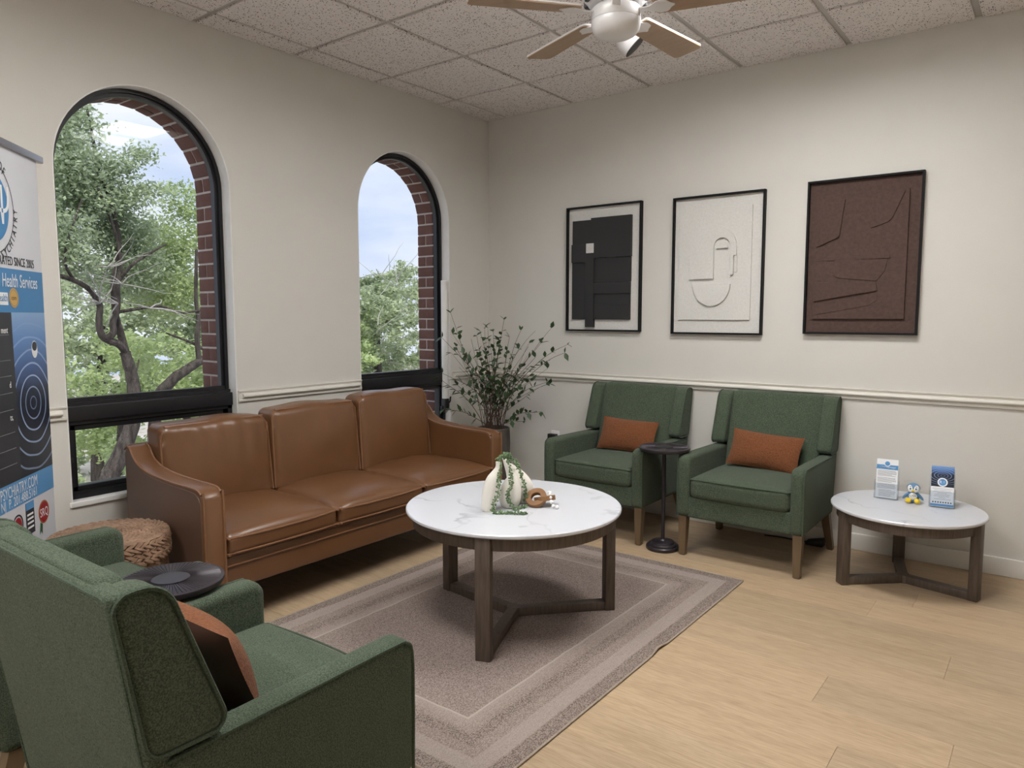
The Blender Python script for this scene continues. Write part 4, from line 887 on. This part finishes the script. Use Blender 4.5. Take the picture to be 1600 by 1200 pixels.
# ------------------------------------------------------------------ brochures and penguin on the end table
def holder(label, x, y, rz, tilt, kind):
    T_ = thing('brochure_holder', label, 'brochure holder', (x, y, .3945), rz); Mt = Matrix.Rotation(R(-tilt), 4, 'X'); sn = math.sin(R(tilt)); W2 = .053
    # origin at the front lower edge; sheet leans back (+y)
    a = MB(); a.box(-W2-.003, W2+.003, -.002, 0, .006, .085, M=Mt); a.box(-W2-.003, W2+.003, .028, .030, .006, .17, M=Mt)
    a.box(-W2-.003, W2+.003, 0, .028, .004, .006, M=Mt); a.box(-W2-.005, -W2-.003, -.002, .030, .004, .10, M=Mt); a.box(W2+.003, W2+.005, -.002, .030, .004, .10, M=Mt)
    a.box(-W2, W2, .03, .10, 0, .003); a.obj('acrylic_stand', ACRYL, T_, smooth=False)
    def card(nm, x0, x1, z0, z1, y0, y1, mat, par=T_): return MB().box(x0, x1, y0, y1, z0, z1, M=Mt).obj(nm, mat, par, smooth=False)
    n = 1 if kind == 0 else 4
    for k in range(n):
        s_ = card('brochure', -.05+.0012*k, .05+.0012*k, .008, .212-.001*k, .002+.005*k, .004+.005*k, INKW)
        if k: continue
        f_ = .0016
        def ln(x0, x1, z, h_, mat=INKG): card('print_line', x0, x1, z-h_/2, z+h_/2, f_, f_+.0005, mat, s_)
        def lg(z, r_, ri=0, mat=INKB2, dy=0): 
            MM = Mt @ Matrix.Translation((0, f_-dy, z)) @ Matrix.Rotation(PI/2, 4, 'X'); MB().lathe([(r_, 0), (r_, .0004)], 28, M=MM).obj('logo', mat, s_, smooth=False)
        if kind == 0:
            ln(-.05, .05, .171, .024, INKB2); lg(.190, .0160, mat=INKW, dy=.0004); lg(.190, .0115, mat=INKB2, dy=.0008)
            ln(-.040, .040, .171, .0035, INKW); ln(-.034, .034, .165, .0025, INKW)
            for k2 in range(26):
                z = .152-.0054*k2
                if k2 in (6, 12, 18): continue
                ln(-.044 if k2 < 19 else -.036, .044-rnd.choice((0, 0, .004, .02)), z, .0016)
        else:
            MB().box(-.05, .05, f_, f_+.0005, .108, .212, M=Mt).obj('water_photo', water_print('water_print_small', -.05, .05, .108, .212, 0, .158, .05, 0, 2.0), s_, smooth=False)
            lg(.131, .0225, mat=INKW, dy=.0004); lg(.131, .0165, mat=INKB2, dy=.0008); 
            me = text_mesh('R\u03c8', .020); me.transform(Mt @ Matrix.Translation((0, f_-.0016, .131)) @ Matrix.Rotation(PI/2, 4, 'X')); me.materials.append(INKW); link('lettering', me, None, s_)
            ln(-.05, .05, .0160, .011, INKB2)
            for k2, (a0, a1) in enumerate(((-.044, .044), (-.036, .038), (-.04, .04), (-.022, .02), (-.034, .034), (-.036, .03), (-.014, .014), (-.036, .038))): ln(a0, a1, .098-.0075*k2, .0014)
            for k2 in range(8):
                MM = Mt @ Matrix.Translation((-.039+.0111*k2, f_, .030)) @ Matrix.Rotation(PI/2, 4, 'X'); MB().lathe([(.0036, 0), (.0036, .0004)], 8, M=MM).obj('icon', INKK, s_, smooth=False)
holder('white text brochure standing upright in a clear holder', 2.953, -.325, R(4), 4, 0)
holder('stack of water-ripple brochures leaning back in a clear holder', 3.212, -.352, R(9), 16, 1)
PB = pm('penguin_blue', (.10, .22, .38), rough=.4); PWH = pm('penguin_white', (.80, .80, .78), rough=.4); PYE = pm('penguin_yellow', (.78, .55, .03), rough=.4)
PG = thing('penguin_figurine', 'small blue and white toy penguin with yellow feet', 'figurine', (3.078, -.315, .3945), R(6))
def ball(m, c_, rx_, ry_, rz_, M=None, n=18):
    q = Matrix.Translation(c_) @ (M if M is not None else Matrix.Identity(4)) @ Matrix.Diagonal((rx_, ry_, rz_, 1))
    return m.lathe([(math.sin(R(a)), -math.cos(R(a))) for a in range(0, 181, 15)], n, M=q)
ball(MB(), (0, 0, .034), .029, .026, .034).obj('body', PB, PG); ball(MB(), (0, -.0075, .036), .0225, .021, .025).obj('belly', PWH, PG)
hd = ball(MB(), (0, .002, .078), .031, .027, .026).obj('head', PB, PG)
m = MB(); ball(m, (-.0115, -.009, .076), .0165, .0185, .020); ball(m, (.0115, -.009, .076), .0165, .0185, .020); m.obj('face', PWH, hd)
for sx in (-1, 1):
    ey = ball(MB(), (sx*.0125, -.0255, .078), .0045, .003, .0058).obj('eye', INKB, hd); ball(MB(), (sx*.0125, -.0283, .0785), .002, .001, .0028).obj('pupil', INKK, ey)
    ball(MB(), (sx*.013, -.0235, .0895), .005, .002, .0015, Matrix.Rotation(sx*R(14), 4, 'Y')).obj('eyebrow', INKK, hd)
    ball(MB(), (sx*.034, -.002, .035), .007, .013, .022, Matrix.Rotation(-sx*R(38), 4, 'Y')).obj('wing', PB, PG)
    ball(MB(), (sx*.0205, -.024, .0160), .0145, .018, .0132, Matrix.Rotation(sx*R(10), 4, 'Y')).obj('foot', PYE, PG)
ball(MB(), (0, -.0285, .0695), .0065, .007, .006).obj('beak', PYE, hd)
me = text_mesh('CNA', .014); me.transform(Matrix.Translation((0, -.0302, .043)) @ Matrix.Rotation(PI/2, 4, 'X')); me.materials.append(INKK); link('lettering', me, None, PG)

# ------------------------------------------------------------------ wall outlet, adapter
OT = thing('wall_outlet', 'white wall outlet with black plug behind the armchair arm', 'outlet', (.645, 0, .44))
MB().rbox(-.036, .036, -.008, -.0005, -.058, .058, .003, 1, 2).obj('plate', WHITE, OT); MB().rbox(-.046, .026, -.046, -.008, -.012, .036, .005, 1, 2).obj('plug', BLACK, OT)
AD = thing('power_adapter', 'black power adapter on the floor behind the armchair leg', 'adapter', (2.545, -.062, 0))
MB().rbox(-.05, .05, -.03, .03, 0, .05, .008, 2, 2, fn=lambda p: (p.x, p.y, p.z*(.45+5.5*(p.x+.05)))).obj('body', BLACK, AD)
MB().tube(spline([(-.045, 0, .012), (-.12, .01, .006), (-.2, .02, .005), (-.3, .0, .005)], 5), .004, 6).obj('cord', BLACK, AD)

# ------------------------------------------------------------------ potted leafy plant
PT = thing('potted_plant', 'tall leafy branching plant in a taupe planter in the corner', 'plant', (.38, -.42, 0))
pr = [(.085, 0), (.100, .02), (.118, .25), (.126, .44), (.122, .545), (.119, .55), (.112, .55), (.110, .50), (0, .50)]
MB().lathe(pr, 14).obj('planter', POT, PT, ang=20); MB().lathe([(.109, .50), (.08, .515), (0, .52)], 20).obj('moss', SOIL, PT)
lm = MB(); lf = [(0, 0, 0), (.011, .012, .003), (.0160, .028, .003), (.008, .045, .001), (0, .060, -.004), (-.008, .045, .001), (-.0160, .028, .003), (-.011, .012, .003), (0, .015, -.0005), (0, .03, -.001), (0, .046, -.002)]
lfs = [(0, 1, 8), (1, 2, 9, 8), (2, 3, 10, 9), (3, 4, 10), (4, 5, 10), (5, 6, 9, 10), (6, 7, 8, 9), (7, 0, 8)]; lm.add(lf, lfs); extra = MB()
leaf0 = lm.obj('leaf', LEAF, PT, recalc=False); leaf_n = 0
pr_ = random.Random(31); ir_, fwd_ = Vector((math.cos(yaw), math.sin(yaw), 0)), Vector((-math.sin(yaw), math.cos(yaw), 0))
def clampp(p):
    return Vector((max(p.x, -.38+.03), min(p.y, .42-.035), p.z))
def stem(a_tip, z_tip, dep, nl, bend=0, r_=.0028, leaves=True, start=.35):
    # a_tip: sideways reach across the corner, dep: depth reach
    global leaf_n
    b0 = ir_*pr_.uniform(-.07, .07)+fwd_*pr_.uniform(-.06, .06); tip = ir_*a_tip+fwd_*dep; zt = z_tip
    P = []
    for i in range(9):
        t_ = i/8; s_ = t_**1.35; p = b0*(1-s_)+tip*s_; z = .51+(zt-.51)*(t_**(.85+bend)); w_ = .010*math.sin(3.1*PI*t_+a_tip*17)*t_
        P.append(clampp(Vector((p.x+w_, p.y-w_, z+.01*math.sin(9*t_+dep*20)*t_))))
    m = MB(); Q = spline(P, 3); m.tube(Q, [r_*(1-.6*i/len(Q)) for i in range(len(Q))], 5); o_ = m.obj('stem', TWIG, PT)
    for k in range(nl):
        t_ = start+(1-start)*(k+pr_.uniform(.2, .9))/nl if k < nl-2 else 1.0; i = min(len(Q)-2, int(t_*(len(Q)-1))); p = Q[i] if t_ < 1 else Q[-1]
        d_ = (Q[i+1]-Q[i]).normalized(); sd = d_.cross(Vector((pr_.uniform(-1, 1), pr_.uniform(-1, 1), pr_.uniform(-.3, .6)))).normalized()
        ld = (d_*pr_.uniform(.2, .9)+sd*pr_.uniform(.5, 1)+Vector((0, 0, pr_.uniform(-.5, .35)))).normalized()
        xa = ld.cross(Vector((pr_.uniform(-.5, .5), pr_.uniform(-.5, .5), 1))).normalized(); za = xa.cross(ld)
        s_ = pr_.uniform(.62, 1.08); tipp = p+ld*.06*s_
        if tipp.x < -.37 or tipp.y > .41: continue
        Mx = Matrix((xa*s_, ld*s_, za*s_)).transposed().to_4x4(); Mx.translation = p
        if leaf_n >= 298:
            extra.add(lf, lfs, Mx); leaf_n += 1; continue
        if leaf_n == 0: lo_ = leaf0
        else: lo_ = leaf0.copy(); COL.objects.link(lo_)
        lo_.matrix_local = Mx; leaf_n += 1
for a_, z_, d_, n_, b_ in ((-.30, 1.37, -.05, 11, .15), (.08, 1.34, .10, 9, 0), (-.10, 1.26, .1, 8, 0), (-.36, 1.20, -.10, 6, -.1), (.20, 1.26, .05, 6, 0), (.34, 1.16, -.10, 6, 0), (.52, 1.17, -.25, 8, -.25), (.50, 1.11, -.27, 5, -.3), (-.38, .93, -.15, 7, -.1), (-.35, .97, -.2, 6, -.2), (-.34, .72, -.22, 8, -.25),
                           (.38, .91, -.22, 5, -.3), (.34, .70, -.2, 8, -.35), (.22, .63, -.18, 4, -.4), (-.2, 1.10, -.15, 8, 0), (.05, 1.18, -.12, 9, 0), (.14, 1.05, -.15, 9, 0), (.26, 1.0, -.12, 9, -.1), (-.06, 1.05, -.15, 9, 0), (-.15, .95, -.12, 9, -.1), (.08, .92, -.16, 8, -.1), (.18, .85, -.15, 8, -.2), (.30, 1.06, -.1, 6, -.1), (-.25, .86, -.1, 7, -.2), (.0, 1.25, .05, 7, 0), (.0, .98, -.02, 8, 0), (.12, 1.20, 0, 6, 0)):
    stem(a_, z_, d_, n_+5, b_)
for k in range(34): stem(pr_.uniform(-.30, .42), pr_.uniform(.85, 1.28), pr_.uniform(-.2, .1), 6 if k < 26 else 0, pr_.uniform(-.3, .1), .0020, start=.25)
extra.obj('small_leaves', LEAF, PT, recalc=False)['kind'] = 'stuff'
